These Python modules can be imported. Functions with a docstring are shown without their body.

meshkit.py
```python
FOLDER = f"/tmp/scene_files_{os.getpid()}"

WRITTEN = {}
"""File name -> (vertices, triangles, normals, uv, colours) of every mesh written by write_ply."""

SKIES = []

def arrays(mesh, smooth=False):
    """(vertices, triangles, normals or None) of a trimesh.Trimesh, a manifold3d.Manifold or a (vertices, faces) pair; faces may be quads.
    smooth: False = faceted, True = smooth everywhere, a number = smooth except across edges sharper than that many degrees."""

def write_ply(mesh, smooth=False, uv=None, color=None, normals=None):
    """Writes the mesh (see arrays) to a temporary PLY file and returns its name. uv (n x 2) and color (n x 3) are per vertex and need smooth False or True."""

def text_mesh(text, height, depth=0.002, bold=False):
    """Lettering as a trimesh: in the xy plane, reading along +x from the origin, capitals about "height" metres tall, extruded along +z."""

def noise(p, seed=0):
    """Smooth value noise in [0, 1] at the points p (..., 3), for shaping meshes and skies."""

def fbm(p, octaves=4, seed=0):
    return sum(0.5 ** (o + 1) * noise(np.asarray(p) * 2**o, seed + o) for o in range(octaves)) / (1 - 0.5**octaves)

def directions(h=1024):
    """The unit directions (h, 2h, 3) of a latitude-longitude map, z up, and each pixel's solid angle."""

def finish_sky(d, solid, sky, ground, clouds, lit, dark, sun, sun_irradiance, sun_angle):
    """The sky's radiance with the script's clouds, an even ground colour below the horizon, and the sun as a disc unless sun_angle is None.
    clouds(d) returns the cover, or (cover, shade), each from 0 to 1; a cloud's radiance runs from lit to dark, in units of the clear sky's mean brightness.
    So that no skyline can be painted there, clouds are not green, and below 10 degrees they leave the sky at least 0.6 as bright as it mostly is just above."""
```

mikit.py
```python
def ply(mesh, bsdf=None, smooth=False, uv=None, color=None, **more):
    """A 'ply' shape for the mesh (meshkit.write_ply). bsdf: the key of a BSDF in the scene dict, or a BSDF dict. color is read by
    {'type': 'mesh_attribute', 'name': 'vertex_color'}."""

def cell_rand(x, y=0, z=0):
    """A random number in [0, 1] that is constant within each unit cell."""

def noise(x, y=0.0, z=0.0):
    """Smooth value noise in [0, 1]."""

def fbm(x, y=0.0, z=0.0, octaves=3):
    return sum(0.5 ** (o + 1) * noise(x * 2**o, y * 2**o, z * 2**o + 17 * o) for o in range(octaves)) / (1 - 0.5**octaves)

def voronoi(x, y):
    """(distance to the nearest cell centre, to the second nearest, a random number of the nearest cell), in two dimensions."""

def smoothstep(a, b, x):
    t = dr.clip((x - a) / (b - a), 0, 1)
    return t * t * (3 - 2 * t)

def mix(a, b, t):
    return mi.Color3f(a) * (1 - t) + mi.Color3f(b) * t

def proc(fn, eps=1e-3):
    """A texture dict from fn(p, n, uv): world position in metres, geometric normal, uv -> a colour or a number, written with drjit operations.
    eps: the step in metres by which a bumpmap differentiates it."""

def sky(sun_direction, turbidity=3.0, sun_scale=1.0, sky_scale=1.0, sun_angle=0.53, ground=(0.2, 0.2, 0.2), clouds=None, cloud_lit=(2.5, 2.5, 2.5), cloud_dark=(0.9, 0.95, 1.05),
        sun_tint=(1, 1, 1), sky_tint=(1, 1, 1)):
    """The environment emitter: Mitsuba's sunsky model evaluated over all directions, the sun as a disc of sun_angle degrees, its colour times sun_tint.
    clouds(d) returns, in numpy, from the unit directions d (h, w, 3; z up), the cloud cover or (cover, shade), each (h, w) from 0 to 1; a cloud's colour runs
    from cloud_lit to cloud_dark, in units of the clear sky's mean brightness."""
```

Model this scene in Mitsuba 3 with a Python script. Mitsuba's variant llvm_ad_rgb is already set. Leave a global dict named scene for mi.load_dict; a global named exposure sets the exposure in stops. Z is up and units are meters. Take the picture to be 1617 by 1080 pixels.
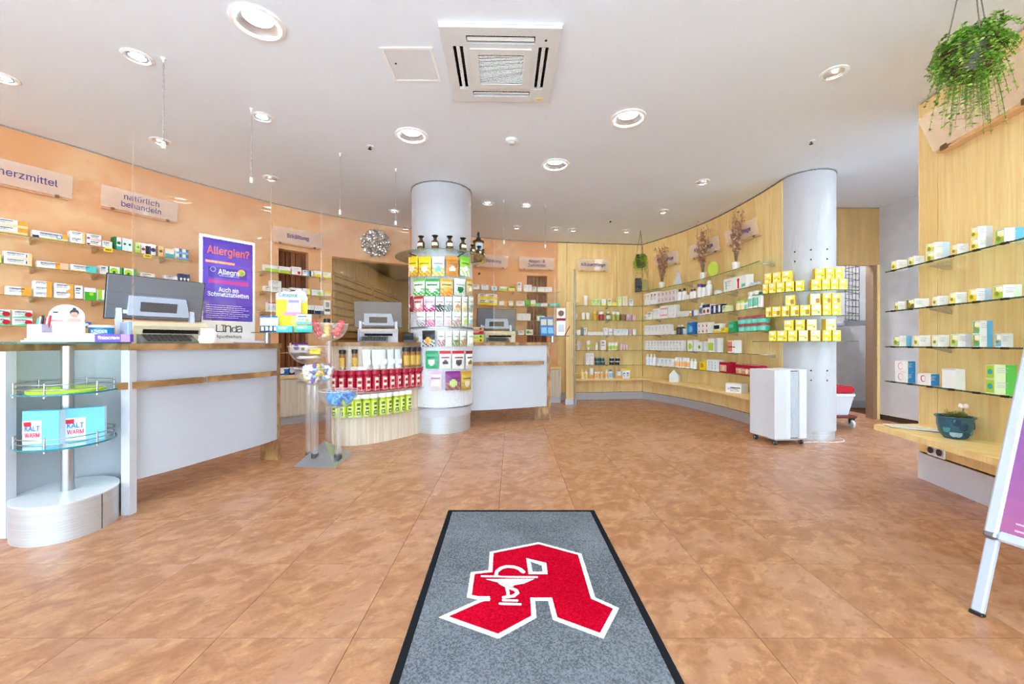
import math, random
import numpy as np, trimesh, shapely, mitsuba as mi, drjit as dr
import mikit, meshkit
from mikit import noise, fbm, smoothstep, cell_rand
from shapely.geometry import Polygon, LineString, Point, box as sbox
from shapely import affinity
from scipy.interpolate import CubicSpline

T = mi.ScalarTransform4f
def mix(a, b, t):
    a, b = (x.tolist() if isinstance(x, np.ndarray) else x for x in (a, b))
    return mikit.mix(a, b, t)
rnd = random.Random(7)
scene, labels = {}, {}
# ---------------------------------------------------------------- camera, light, exposure
F, CX, YH, ZC = 640.0, 808.5, 538.0, 2.785      # focal length in pixels, image centre, horizon row, ceiling height
scene['camera'] = {'type': 'perspective', 'fov': math.degrees(2 * math.atan(808.5 / F)), 'fov_axis': 'x', 'near_clip': 0.05, 'far_clip': 60,
                   'principal_point_offset_y': -2 / 1080,
                   'to_world': T().look_at(origin=[0, 0, 1.0], target=[0, 1, 1.0], up=[0, 0, 1])}
scene['daylight'] = {'type': 'constant', 'radiance': {'type': 'rgb', 'value': [3.35, 4.25, 4.95]}}
exposure = 0.22
L_DOWN = [80, 94, 102]      # the four big downlights
L_SPOT = [110, 118, 128]   # small spots that point down;
L_WASH = [200, 192, 172]   # those turned to the walls
#      # the small adjustable spots
# ---------------------------------------------------------------- colours
def lin(c):
    c = np.asarray(c, float) / 255
    return np.where(c <= .04045, c / 12.92, ((c + .055) / 1.055) ** 2.4)
def rgb(c): return {'type': 'rgb', 'value': lin(c).tolist()}
C = dict(white=(240, 240, 236), offwhite=(228, 226, 220), cream=(240, 228, 200), grey=(150, 152, 156), lgrey=(200, 202, 205), dgrey=(70, 72, 76), black=(22, 22, 24), orange=(242, 165, 60),
         yellow=(248, 214, 30), lemon=(250, 232, 110), lime=(178, 214, 60), green=(60, 168, 60), dgreen=(20, 110, 60), teal=(60, 170, 165), mint=(90, 195, 165), sky=(110, 185, 225), blue=(40, 110, 190),
         navy=(28, 44, 100), purple=(92, 48, 188), violet=(120, 60, 150), pink=(232, 150, 175), rose=(225, 190, 195), red=(200, 30, 45), crimson=(170, 12, 48), wine=(130, 30, 40), brown=(120, 75, 40),
         amber=(70, 45, 20), gold=(200, 150, 50), olive=(120, 110, 50), beige=(222, 206, 178), tan=(200, 150, 105), ink=(70, 70, 90), steel=(190, 192, 196), wood=(176, 132, 88), oak=(140, 102, 64), mauve=(196, 158, 168))
def col(c): return lin(C[c] if isinstance(c, str) else c)
# ---------------------------------------------------------------- mesh pieces: (vertices, triangles), split where they are sharp
def split(v, f):
    v, f = np.asarray(v, float), np.asarray(f)
    return v[f].reshape(-1, 3), np.arange(f.size).reshape(-1, 3)
def join(ps):
    vs, fs, n = [], [], 0
    for v, f in ps:
        vs.append(v); fs.append(np.asarray(f) + n); n += len(v)
    return np.vstack(vs), np.vstack(fs)
def quad(*p): return np.array(p, float), np.array([[0, 1, 2], [0, 2, 3]])
def box(x0, x1, y0, y1, z0, z1):
    q = [quad((x0, y0, z0), (x1, y0, z0), (x1, y0, z1), (x0, y0, z1)), quad((x1, y1, z0), (x0, y1, z0), (x0, y1, z1), (x1, y1, z1)),
         quad((x0, y1, z0), (x0, y0, z0), (x0, y0, z1), (x0, y1, z1)), quad((x1, y0, z0), (x1, y1, z0), (x1, y1, z1), (x1, y0, z1)),
         quad((x0, y0, z1), (x1, y0, z1), (x1, y1, z1), (x0, y1, z1)), quad((x0, y1, z0), (x1, y1, z0), (x1, y0, z0), (x0, y0, z0))]
    return join(q)
def cbox(x0, x1, y0, y1, z0, z1, b=.004):
    P = []
    for x, sx in ((x0, 1), (x1, -1)):
        for y, sy in ((y0, 1), (y1, -1)):
            for z, sz in ((z0, 1), (z1, -1)):
                P += [(x + sx * b, y + sy * b, z), (x + sx * b, y, z + sz * b), (x, y + sy * b, z + sz * b)]
    h = trimesh.convex.convex_hull(np.array(P))
    return split(h.vertices, h.faces)
def hull(pts):
    h = trimesh.convex.convex_hull(np.array(pts, float))
    return split(h.vertices, h.faces)
def lathe(prof, n=20, cx=0, cy=0, ax=1., ay=1., crease=35):
    prof = [tuple(map(float, p)) for p in prof]
    runs, cur = [], [prof[0]]
    for i in range(1, len(prof)):
        cur.append(prof[i])
        if i < len(prof) - 1:
            a, b = np.subtract(prof[i], prof[i - 1]), np.subtract(prof[i + 1], prof[i])
            ang = abs(math.degrees(math.atan2(a[0] * b[1] - a[1] * b[0], a @ b)))
            if ang > crease: runs.append(cur); cur = [prof[i]]
    runs.append(cur)
    t = np.arange(n) * 2 * math.pi / n
    out = []
    for r in runs:
        v = np.array([[cx + ax * rr * c, cy + ay * rr * s, z] for rr, z in r for c, s in zip(np.cos(t), np.sin(t))])
        f = []
        for i in range(len(r) - 1):
            for j in range(n):
                a, b, c_, d = i * n + j, i * n + (j + 1) % n, (i + 1) * n + (j + 1) % n, (i + 1) * n + j
                if r[i][0] > 1e-6: f.append((a, b, c_))
                if r[i + 1][0] > 1e-6: f.append((a, c_, d))
        out.append((v, np.array(f)))
    return join(out)
def tube(pts, r, n=8, closed=False, caps=True):
    p = np.asarray(pts, float); m = len(p)
    t = np.roll(p, -1, 0) - np.roll(p, 1, 0) if closed else np.gradient(p, axis=0)
    t /= np.linalg.norm(t, axis=1, keepdims=True) + 1e-12
    a = np.cross(t[0], [0, 0, 1.] if abs(t[0][2]) < .9 else [1., 0, 0]); a /= np.linalg.norm(a)
    rings, rr = [], np.broadcast_to(r, (m,))
    ang = np.arange(n) * 2 * math.pi / n
    for i in range(m):
        a = a - t[i] * (a @ t[i]); a /= np.linalg.norm(a) + 1e-12
        b = np.cross(t[i], a)
        rings.append(p[i] + rr[i] * (np.cos(ang)[:, None] * a + np.sin(ang)[:, None] * b))
    v = np.vstack(rings); f = []
    for i in range(m if closed else m - 1):
        k = (i + 1) % m
        for j in range(n):
            q = (i * n + j, i * n + (j + 1) % n, k * n + (j + 1) % n, k * n + j)
            f += [(q[0], q[1], q[2]), (q[0], q[2], q[3])]
    parts = [(v, np.array(f))]
    if caps and not closed:
        fan = np.array([(0, j + 1, j) for j in range(1, n - 1)])
        parts += [(rings[0], fan), (rings[-1], fan[:, ::-1])]
    return join(parts)
def extrude(poly, z0, z1, smooth=30):
    out = []
    for g in getattr(poly, 'geoms', [poly]):
        v2, f2 = trimesh.creation.triangulate_polygon(g, engine='earcut')
        k = len(v2)
        out += [(np.column_stack([v2, np.full(k, z1)]), f2), (np.column_stack([v2, np.full(k, z0)]), np.asarray(f2)[:, ::-1])]
        for ring in [g.exterior, *g.interiors]:
            p = np.array(ring.coords)[:-1]
            if (ring is g.exterior) != ring.is_ccw: p = p[::-1]
            m = len(p)
            e = np.roll(p, -1, 0) - p
            ang = np.arctan2(e[:, 1], e[:, 0]); turn = np.abs((ang - np.roll(ang, 1) + math.pi) % (2 * math.pi) - math.pi)
            sharp = turn > math.radians(smooth)
            if not sharp.any():
                v = np.vstack([np.column_stack([p, np.full(m, z0)]), np.column_stack([p, np.full(m, z1)])])
                f = []
                for i in range(m):
                    j = (i + 1) % m; f += [(i, j, m + j), (i, m + j, m + i)]
                out.append((v, np.array(f)))
            else:
                s = int(np.argmax(sharp)); p = np.roll(p, -s, 0); sharp = np.roll(sharp, -s)
                start = [i for i in range(m) if sharp[i]] + [m]
                for a, b in zip(start[:-1], start[1:]):
                    seg = np.vstack([p[a:b], p[b % m][None]]); q = len(seg)
                    v = np.vstack([np.column_stack([seg, np.full(q, z0)]), np.column_stack([seg, np.full(q, z1)])])
                    f = []
                    for i in range(q - 1): f += [(i, i + 1, q + i + 1), (i, q + i + 1, q + i)]
                    out.append((v, np.array(f)))
    return join(out)
def sphere(c, r, sub=2, s=(1, 1, 1)):
    m = trimesh.creation.icosphere(subdivisions=sub)
    return np.array(m.vertices) * r * np.array(s) + np.array(c), np.array(m.faces)
def disc(cx, cy, z, r, n=24, up=True, ax=1., ay=1.):
    t = np.arange(n) * 2 * math.pi / n
    v = np.column_stack([cx + r * ax * np.cos(t), cy + r * ay * np.sin(t), np.full(n, z)])
    f = np.array([(0, j, j + 1) for j in range(1, n - 1)])
    return v, f if up else f[:, ::-1]
_txt = {}
def text(s, h, x=0, y=0, z=0, depth=.001, bold=False, align='c', width=None):
    """Lettering in the local xz plane facing -y, baseline at z, front face at y."""
    key = (s, bold)
    if key not in _txt:
        m = meshkit.text_mesh(s, 1.0, .02, bold); _txt[key] = split(m.vertices, m.faces)
    v, f = _txt[key]
    x0, x1 = v[:, 0].min(), v[:, 0].max()
    sx = h if width is None else width / (x1 - x0)
    ox = -(x0 + x1) / 2 * sx if align == 'c' else -x0 * sx
    return np.column_stack([x + ox + v[:, 0] * sx, y - v[:, 2] / .02 * depth + depth * 0, z + v[:, 1] * h]), f
def xf(vf, M):
    v, f = vf; M = np.asarray(M)
    return v @ M[:3, :3].T + M[:3, 3], f
def rotm(axis, deg, loc=(0, 0, 0)):
    m = trimesh.transformations.rotation_matrix(math.radians(deg), axis); m[:3, 3] = loc; return m
def move(vf, x=0, y=0, z=0): return vf[0] + np.array([x, y, z]), vf[1]
class MB:
    def __init__(s): s.v, s.f, s.c, s.n = [], [], [], 0
    def add(s, vf, c):
        v, f = vf
        s.v.append(v); s.f.append(np.asarray(f) + s.n); s.c.append(np.tile(col(c), (len(v), 1))); s.n += len(v); return s
    def ply(s, mat, **k):
        return mikit.ply((np.vstack(s.v), np.vstack(s.f)), mat, smooth=True, color=np.vstack(s.c), **k)
def one(vf, c='white'): return MB().add(vf, c)
def frame(P, n):
    """Matrix of a local frame at P whose front (-y) looks along the plan direction n."""
    n = np.array([n[0], n[1], 0.]); n /= np.linalg.norm(n)
    y = -n; x = np.cross(y, [0, 0, 1.])
    M = np.eye(4); M[:3, 0], M[:3, 1], M[:3, 3] = x, y, P
    return M
# ---------------------------------------------------------------- scene entries
_count = {}
def numbered(base):
    k = _count.get(base, 0); _count[base] = k + 1
    return base if k == 0 else f'{base}_{k:03d}'
def thing(name, label, cat, group=None, kind=None):
    k = numbered(name); labels[k] = {'label': label, 'category': cat}
    if group: labels[k]['group'] = group
    if kind: labels[k]['kind'] = kind
    return k
def struct(name, label=None):
    k = numbered(name); labels[k] = {'kind': 'structure'}
    if label: labels[k]['label'] = label
    return k
def put(key, shape, M=None):
    d = dict(shape)
    if M is not None: d['to_world'] = T(np.asarray(M).tolist())
    scene[key] = d; return key
def part(holder, name, shape, M=None, label=None, kind=None):
    k = numbered(holder + '__' + name)
    put(k, shape, M)
    if label or kind: labels[k] = {a: b for a, b in (('label', label), ('kind', kind)) if b}
    return k
def mesh(mb, mat, **k): return mb.ply(mat, **k)
# ---------------------------------------------------------------- from the photograph's measures to metres
def at(x, y, Y): return np.array([(x - CX) / F * Y, Y, 1 - (y - YH) / F * Y])
def onz(x, y, z=0.): return at(x, y, F * (1 - z) / (y - YH))
def ray(curve, x):
    """Where the plan line of sight at column x meets a plan curve."""
    k = (x - CX) / F
    g = curve.intersection(LineString([(0, 0), (k * 12, 12)]))
    if g.is_empty: g = shapely.ops.nearest_points(curve, LineString([(0, 0), (k * 12, 12)]))[0]
    pts = [np.array(q.coords[0]) for q in getattr(g, 'geoms', [g])]
    return min(pts, key=lambda q: q[1])
def spline(pts, n=80):
    p = np.array(pts, float); s = np.r_[0, np.cumsum(np.linalg.norm(np.diff(p, axis=0), axis=1))]
    return LineString(CubicSpline(s, p, bc_type='natural')(np.linspace(0, s[-1], n)))
def sub(curve, a, b):
    a, b = max(a, 0), min(b, curve.length)
    return LineString([curve.interpolate(t).coords[0] for t in np.linspace(a, b, max(3, int((b - a) / .04) + 2))])
def off(curve, d):
    """The plan curve moved d metres to its left."""
    p = np.array(curve.coords)
    p = p[np.r_[True, np.linalg.norm(np.diff(p, axis=0), axis=1) > 1e-5]]
    t = np.diff(p, axis=0); t /= np.linalg.norm(t, axis=1, keepdims=True)
    a, b = np.vstack([t[:1], t]), np.vstack([t, t[-1:]])
    m = a + b; m /= np.linalg.norm(m, axis=1, keepdims=True)
    k = np.clip(1 / np.maximum((m * a).sum(1), .3), 1, 2.5)
    return LineString(p + d * k[:, None] * np.column_stack([-m[:, 1], m[:, 0]]))
def ribbon_poly(curve, d0, d1):
    """The plan polygon between two offsets of a curve (positive = to its left)."""
    p, q = np.array(off(curve, d0).coords if d0 else curve.coords), np.array(off(curve, d1).coords if d1 else curve.coords)
    return Polygon(np.vstack([p, q[::-1]])).buffer(0)
def strip(curve, d0, d1, z0, z1): return extrude(ribbon_poly(curve, d0, d1), z0, z1)
# ---------------------------------------------------------------- materials
VC = {'type': 'mesh_attribute', 'name': 'vertex_color'}
def two(d): return {'type': 'twosided', 'bsdf': d}
def pr(base, rough, **k): return two({'type': 'principled', 'base_color': base, 'roughness': rough, **k})
scene['paper'] = pr(VC, .55, specular=.3)
scene['satin'] = pr(VC, .35, specular=.5)
scene['gloss'] = pr(VC, .12, specular=.5)
scene['matte'] = two({'type': 'diffuse', 'reflectance': VC})
scene['metal'] = pr(VC, .28, metallic=.9)
scene['glass'] = {'type': 'thindielectric', 'int_ior': 1.5, 'specular_transmittance': rgb((240, 250, 242))}
scene['acrylic'] = {'type': 'thindielectric', 'int_ior': 1.45}
scene['milky'] = {'type': 'blendbsdf', 'weight': .05, 'a': {'type': 'thindielectric', 'int_ior': 1.45}, 'b': two({'type': 'diffuse', 'reflectance': rgb((240, 242, 244))})}
scene['frosted'] = {'type': 'blendbsdf', 'weight': .3, 'a': {'type': 'thindielectric', 'int_ior': 1.45}, 'b': two({'type': 'diffuse', 'reflectance': rgb((246, 232, 220))})}
scene['leaf'] = two({'type': 'principled', 'base_color': VC, 'roughness': .5})
def f_floor(p, n, uv):
    ix, iy = dr.floor((p.x + .54) / .46), dr.floor((p.y - 1.376) / .46)
    ox, oy = cell_rand(ix, iy, 3) * 6, cell_rand(ix, iy, 5) * 6
    u, v = (p.x * .8 + p.y * .6) + ox * .15, (-p.x * .6 + p.y * .8) + oy * .15
    w = fbm(u * 7, v * 7, 1.5) - .5
    a = fbm(u * 15 + w * 3, v * 24 + w * 4, 3.1, octaves=6)
    b = fbm(u * 60, v * 90, 7.7)
    c = fbm(u * 4.5, v * 6, 11.)
    fine = fbm(u * 150, v * 170, 2.2, octaves=2)
    base = mix(lin((156, 105, 72)), lin((178, 128, 92)), smoothstep(.25, .75, a * .75 + fine * .25))
    base = mix(base, lin((184, 138, 112)), .5 * smoothstep(.45, .75, c))
    base = mix(base, lin((204, 158, 108)), .4 * smoothstep(.56, .74, a * .5 + b * .5))
    return mix(base, lin((146, 92, 60)), .4 * smoothstep(.58, .76, fbm(u * 26, v * 44, 21., octaves=4)))
scene['floor_vinyl'] = {'type': 'principled', 'base_color': mikit.proc(f_floor), 'roughness': .32, 'specular': .45}
def f_ceil(p, n, uv): return mix(lin((233, 239, 245)), lin((237, 243, 249)), fbm(p.x * 1.5, p.y * 1.5))
scene['ceiling_paint'] = two({'type': 'diffuse', 'reflectance': mikit.proc(f_ceil)})
def f_orange(p, n, uv):
    s = p.x * .8 + p.y * .6
    a = fbm(s * 2.2, p.z * 2.2, 2., octaves=4); b = fbm(s * 9, p.z * 9, 5.)
    c = mix(lin((226, 166, 118)), lin((236, 190, 146)), smoothstep(.3, .7, a))
    return mix(c, lin((222, 152, 106)), .5 * smoothstep(.55, .75, b * .5 + a * .5))
scene['stucco'] = two({'type': 'diffuse', 'reflectance': mikit.proc(f_orange)})
def f_maple(p, n, uv):
    s = p.x * .8 + p.y * .6
    pan = cell_rand(dr.floor(s / .5), 1, 2)
    a = fbm(s * 26 + pan * 40, p.z * 1.6, pan * 9, octaves=4); b = fbm(s * 120, p.z * 4, 2.)
    c = mix(lin((230, 194, 130)), lin((243, 215, 152)), smoothstep(.3, .7, a))
    return mix(c, lin((218, 178, 114)), .3 * smoothstep(.5, .8, b))
scene['maple'] = two({'type': 'principled', 'base_color': mikit.proc(f_maple), 'roughness': .4, 'specular': .35})
def f_oak(p, n, uv):
    s = p.x * .55 + p.y * .83
    a = fbm(s * 3, (p.x * .83 - p.y * .55) * 40, p.z * 9, octaves=3)
    return mix(lin((128, 92, 58)), lin((176, 136, 92)), smoothstep(.25, .75, a))
scene['oak'] = two({'type': 'principled', 'base_color': mikit.proc(f_oak), 'roughness': .4, 'specular': .35})
def f_darkwood(p, n, uv):
    s = p.x * .8 + p.y * .6
    a = fbm(s * 30, p.z * 1.5, 4., octaves=4)
    return mix(lin((86, 44, 20)), lin((150, 88, 44)), smoothstep(.25, .75, a))
scene['dark_wood'] = two({'type': 'principled', 'base_color': mikit.proc(f_darkwood), 'roughness': .45})
def f_ash(p, n, uv):
    s = p.x * .8 + p.y * .6
    a = fbm(s * 60, p.z * 2.2, 4., octaves=3)
    return mix(lin((206, 190, 168)), lin((222, 208, 188)), smoothstep(.25, .75, a))
scene['ash'] = two({'type': 'principled', 'base_color': mikit.proc(f_ash), 'roughness': .4})
def f_drawer(p, n, uv):
    a = fbm(p.y * 20 + p.x * 20, p.z * 2, 4., octaves=3)
    return mix(lin((176, 136, 82)), lin((200, 162, 106)), a)
scene['drawer_wood'] = two({'type': 'principled', 'base_color': mikit.proc(f_drawer), 'roughness': .4})
def f_plaster(p, n, uv): return mix(lin((206, 206, 208)), lin((220, 220, 222)), fbm(p.x * 9 + p.y * 9, p.z * 9))
scene['plaster'] = two({'type': 'bumpmap', 'arbitrary': mikit.proc(lambda p, n, uv: fbm(p.x * 60 + p.y * 60, p.z * 60), eps=.003), 'scale': .002, 'bsdf': {'type': 'diffuse', 'reflectance': mikit.proc(f_plaster)}})
def brushed(c0, c1): return lambda p, n, uv: mix(lin(c0), lin(c1), fbm(p.z * 260, (p.x + p.y) * 3, 1.))
scene['steel'] = two({'type': 'principled', 'base_color': mikit.proc(brushed((186, 187, 190), (208, 209, 212))), 'roughness': .36, 'metallic': .45})
def f_pile(c, d, k):
    return lambda p, n, uv: mix(lin(c), lin(d), smoothstep(.25, .75, fbm(p.x * 90 * k, p.y * 90 * k, 3.) * .7 + .3 * fbm(p.x * 5, p.y * 5, 8.)))
for nm, c, d in (('pile_grey', (84, 88, 93), (128, 132, 138)), ('pile_red', (168, 6, 32), (206, 16, 46)), ('pile_white', (205, 205, 202), (236, 236, 232))):
    scene[nm] = two({'type': 'diffuse', 'reflectance': mikit.proc(f_pile(c, d, 2.2))})
def f_peg(p, n, uv):
    a = dr.atan2(p.x + .83, -(p.y - 4.79)) * .36
    u, v = a / .0125, p.z / .0125
    d = dr.sqrt(dr.square(u - dr.floor(u) - .5) + dr.square(v - dr.floor(v) - .5))
    return mix(lin((150, 152, 158)), lin((224, 225, 228)), smoothstep(.18, .3, d))
scene['pegboard'] = two({'type': 'principled', 'base_color': mikit.proc(f_peg), 'roughness': .4})
# ================================================================ the setting
W_O = spline([(-4.5, -.6), (-4.5, 1.2), (-4.42, 2.5), (-4.17, 3.30), (-3.98, 3.62), (-3.77, 4.05), (-3.50, 4.50), (-3.2, 4.92), (-2.98, 5.22), (-2.60, 5.58), (-1.98, 6.06), (-1.59, 6.29), (-.675, 6.76), (.05, 7.02), (.80, 7.14)], 160)
W_B = LineString([(.80, 7.14), (2.353, 7.32)])
W_R = spline([(2.353, 7.314), (2.58, 6.82), (2.747, 6.347), (2.86, 5.9), (2.915, 5.498), (2.945, 5.0), (2.947, 4.634), (2.935, 4.40)], 60)
near = lambda Y: 3.035 + .209 * (Y - 3.0)
W_N = LineString([(near(3.02), 3.02), (near(-.6), -.6)])
# floor: vinyl tiles of 0.46 m with fine joints, on a screed
put(struct('floor'), one(box(-5, 6.4, -1.2, 7.5, -.06, -.004), (90, 60, 42)).ply('matte'))
tile = one(cbox(.0008, .4592, .0008, .4592, -.004, 0, .0006), 'tan').ply('floor_vinyl')
room = Polygon([*[c for c in W_O.coords], *W_B.coords, *W_R.coords, (2.94, 4.2), (3.4, 5.4), (4.9, 6.3), (4.95, 3.0), (near(3.02), 3.02), (near(-.6), -.6)]).buffer(.25)
spots_ = []
for i in range(-11, 14):
    for j in range(-4, 14):
        x, y = -.54 + .46 * i, 1.376 + .46 * j
        if room.contains(Point(x + .23, y + .23)):
            seen = y > .3 and abs(x + .23) < 1.35 * (y + .5)
            spots_.append((not seen, math.hypot(x, y), x, y))
spots_.sort()
for k, (_, _, x, y) in enumerate(spots_[:300]):
    part('floor', 'tile', tile, T().translate([x, y, 0]).matrix)
if len(spots_) > 300:
    part('floor', 'far_tile', one(join([move(cbox(.0008, .4592, .0008, .4592, -.004, 0, .0006), x, y) for _, _, x, y in spots_[300:]]), 'tan').ply('floor_vinyl'), kind='stuff')
# ceiling with holes for the lamps
DOWN = [(407, 32), (650, 210), (992, 183), (877, 256)]
SPOT = [(217, 86), (414, 181), (1317, 111), (4, 119), (254, 219), (428, 277), (623, 329), (770, 317), (831, 320), (816, 354), (878, 356), (1109, 283), (1047, 329), (905, 358), (989, 360)]
down_xy = [onz(x, y, ZC)[:2] for x, y in DOWN]; spot_xy = [onz(x, y, ZC)[:2] for x, y in SPOT]
AC = (-.07, 2.60)
ceil = sbox(-4.9, -.6, 6.1, 7.5)
for x, y in down_xy: ceil = ceil.difference(Point(x, y).buffer(.118))
for x, y in spot_xy: ceil = ceil.difference(Point(x, y).buffer(.062))
ceil = ceil.difference(sbox(AC[0] - .3, AC[1] - .3, AC[0] + .3, AC[1] + .3))
put(struct('ceiling'), one(extrude(ceil, ZC, ZC + .03), 'white').ply('ceiling_paint'))
# orange stucco wall with two niches and the opening to the storeroom
def s_at(curve, x): return curve.project(Point(*ray(curve, x)))
sO = {k: s_at(W_O, x) for k, x in dict(n0=440, n1=487, o0=524, o1=690, m0=832, m1=864).items()}
SO_END = W_O.length
wl = MB()
for a, b, z0, z1 in ((0, sO['n0'], 0, ZC), (sO['n0'], sO['n1'], 0, .62), (sO['n0'], sO['n1'], 2.22, ZC), (sO['n1'], sO['o0'], 0, ZC), (sO['o0'], sO['o1'], 2.215, ZC), (sO['o1'], sO['m0'], 0, ZC),
                     (sO['m0'], sO['m1'], 0, .62), (sO['m0'], sO['m1'], 2.18, ZC), (sO['m1'], SO_END, 0, ZC)):
    wl.add(strip(sub(W_O, a, b), 0, .14, z0, z1), 'tan')
put(struct('wall_left'), wl.ply('stucco'))
for k0, k1, zt in (('n0', 'n1', 2.22), ('m0', 'm1', 2.18)):
    c = sub(W_O, sO[k0], sO[k1]); L = c.length
    part('wall_left', 'niche_backing', one(strip(sub(W_O, sO[k0] - .05, sO[k1] + .05), .162, .2, .5, zt + .12), (60, 34, 18)).ply('matte'))
    nb = 6
    for i in range(nb):
        part('wall_left', 'niche_board', one(strip(sub(c, L * i / nb + .003, L * (i + 1) / nb - .003), .125 + .008 * (i % 2), .16, .6, zt + .02), 'brown').ply('dark_wood'))
put('ceiling__edge_gap', one(strip(sub(W_O, .5, SO_END), -.004, .01, ZC - .012, ZC), (150, 150, 150)).ply('matte'))
# storeroom behind the opening
put(struct('wall_storeroom'), one(join([box(-3.25, -3.2, 5.9, 9.75, 0, 2.5), box(-3.2, .4, 9.7, 9.78, 0, 2.5), box(.35, .4, 7.32, 9.7, 0, 2.5)]), (196, 164, 116)).ply('matte'))
behind = sbox(-3.2, 5.0, .4, 9.75).difference(Polygon([*off(W_O, .13).coords, (.8, 4), (-4, 1)]).buffer(0))
put(struct('ceiling_storeroom'), one(extrude(behind, 2.5, 2.54), (196, 182, 150)).ply('matte'))
put(struct('floor_storeroom'), one(extrude(behind, -.05, 0), (150, 110, 70)).ply('matte'))
cab = thing('storage_cabinet', 'light brown wall of drawers and overhead cupboards in the storeroom', 'cabinet')
part(cab, 'body', one(box(-3.2, -2.72, 6.12, 9.6, .0, 2.46), (150, 112, 64)).ply('drawer_wood'))
for i in range(7):
    y0 = 6.14 + .49 * i
    d = part(cab, 'door', one(cbox(-2.72, -2.70, y0 + .004, y0 + .486, 2.085, 2.45, .003), 'wood').ply('drawer_wood'))
    part(d, 'handle', one(box(-2.70, -2.685, y0 + .2, y0 + .3, 2.11, 2.125), 'steel').ply('metal'))
for yb, n in ((6.14, 1.62), (7.9, 1.6)):
    for j in range(16):
        z0 = .12 + .12 * j
        d = part(cab, 'drawer', one(cbox(-2.72, -2.695, yb, yb + n, z0 + .012, z0 + .108, .003), 'wood').ply('drawer_wood'))
        part(d, 'handle', one(box(-2.695, -2.68, yb, yb + n, z0 + .100, z0 + .116), (96, 70, 40)).ply('satin'))
tl = thing('tube_light', 'white fluorescent batten on the storeroom ceiling', 'lamp')
part(tl, 'housing', one(cbox(-1.9, -1.75, 7.4, 8.6, 2.44, 2.5, .01), 'white').ply('satin'))
t_ = one(box(-1.885, -1.765, 7.42, 8.58, 2.432, 2.438), 'white').ply('satin'); t_['emitter'] = {'type': 'area', 'radiance': {'type': 'rgb', 'value': [16, 14, 11]}}
part(tl, 'diffuser', t_)
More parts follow.
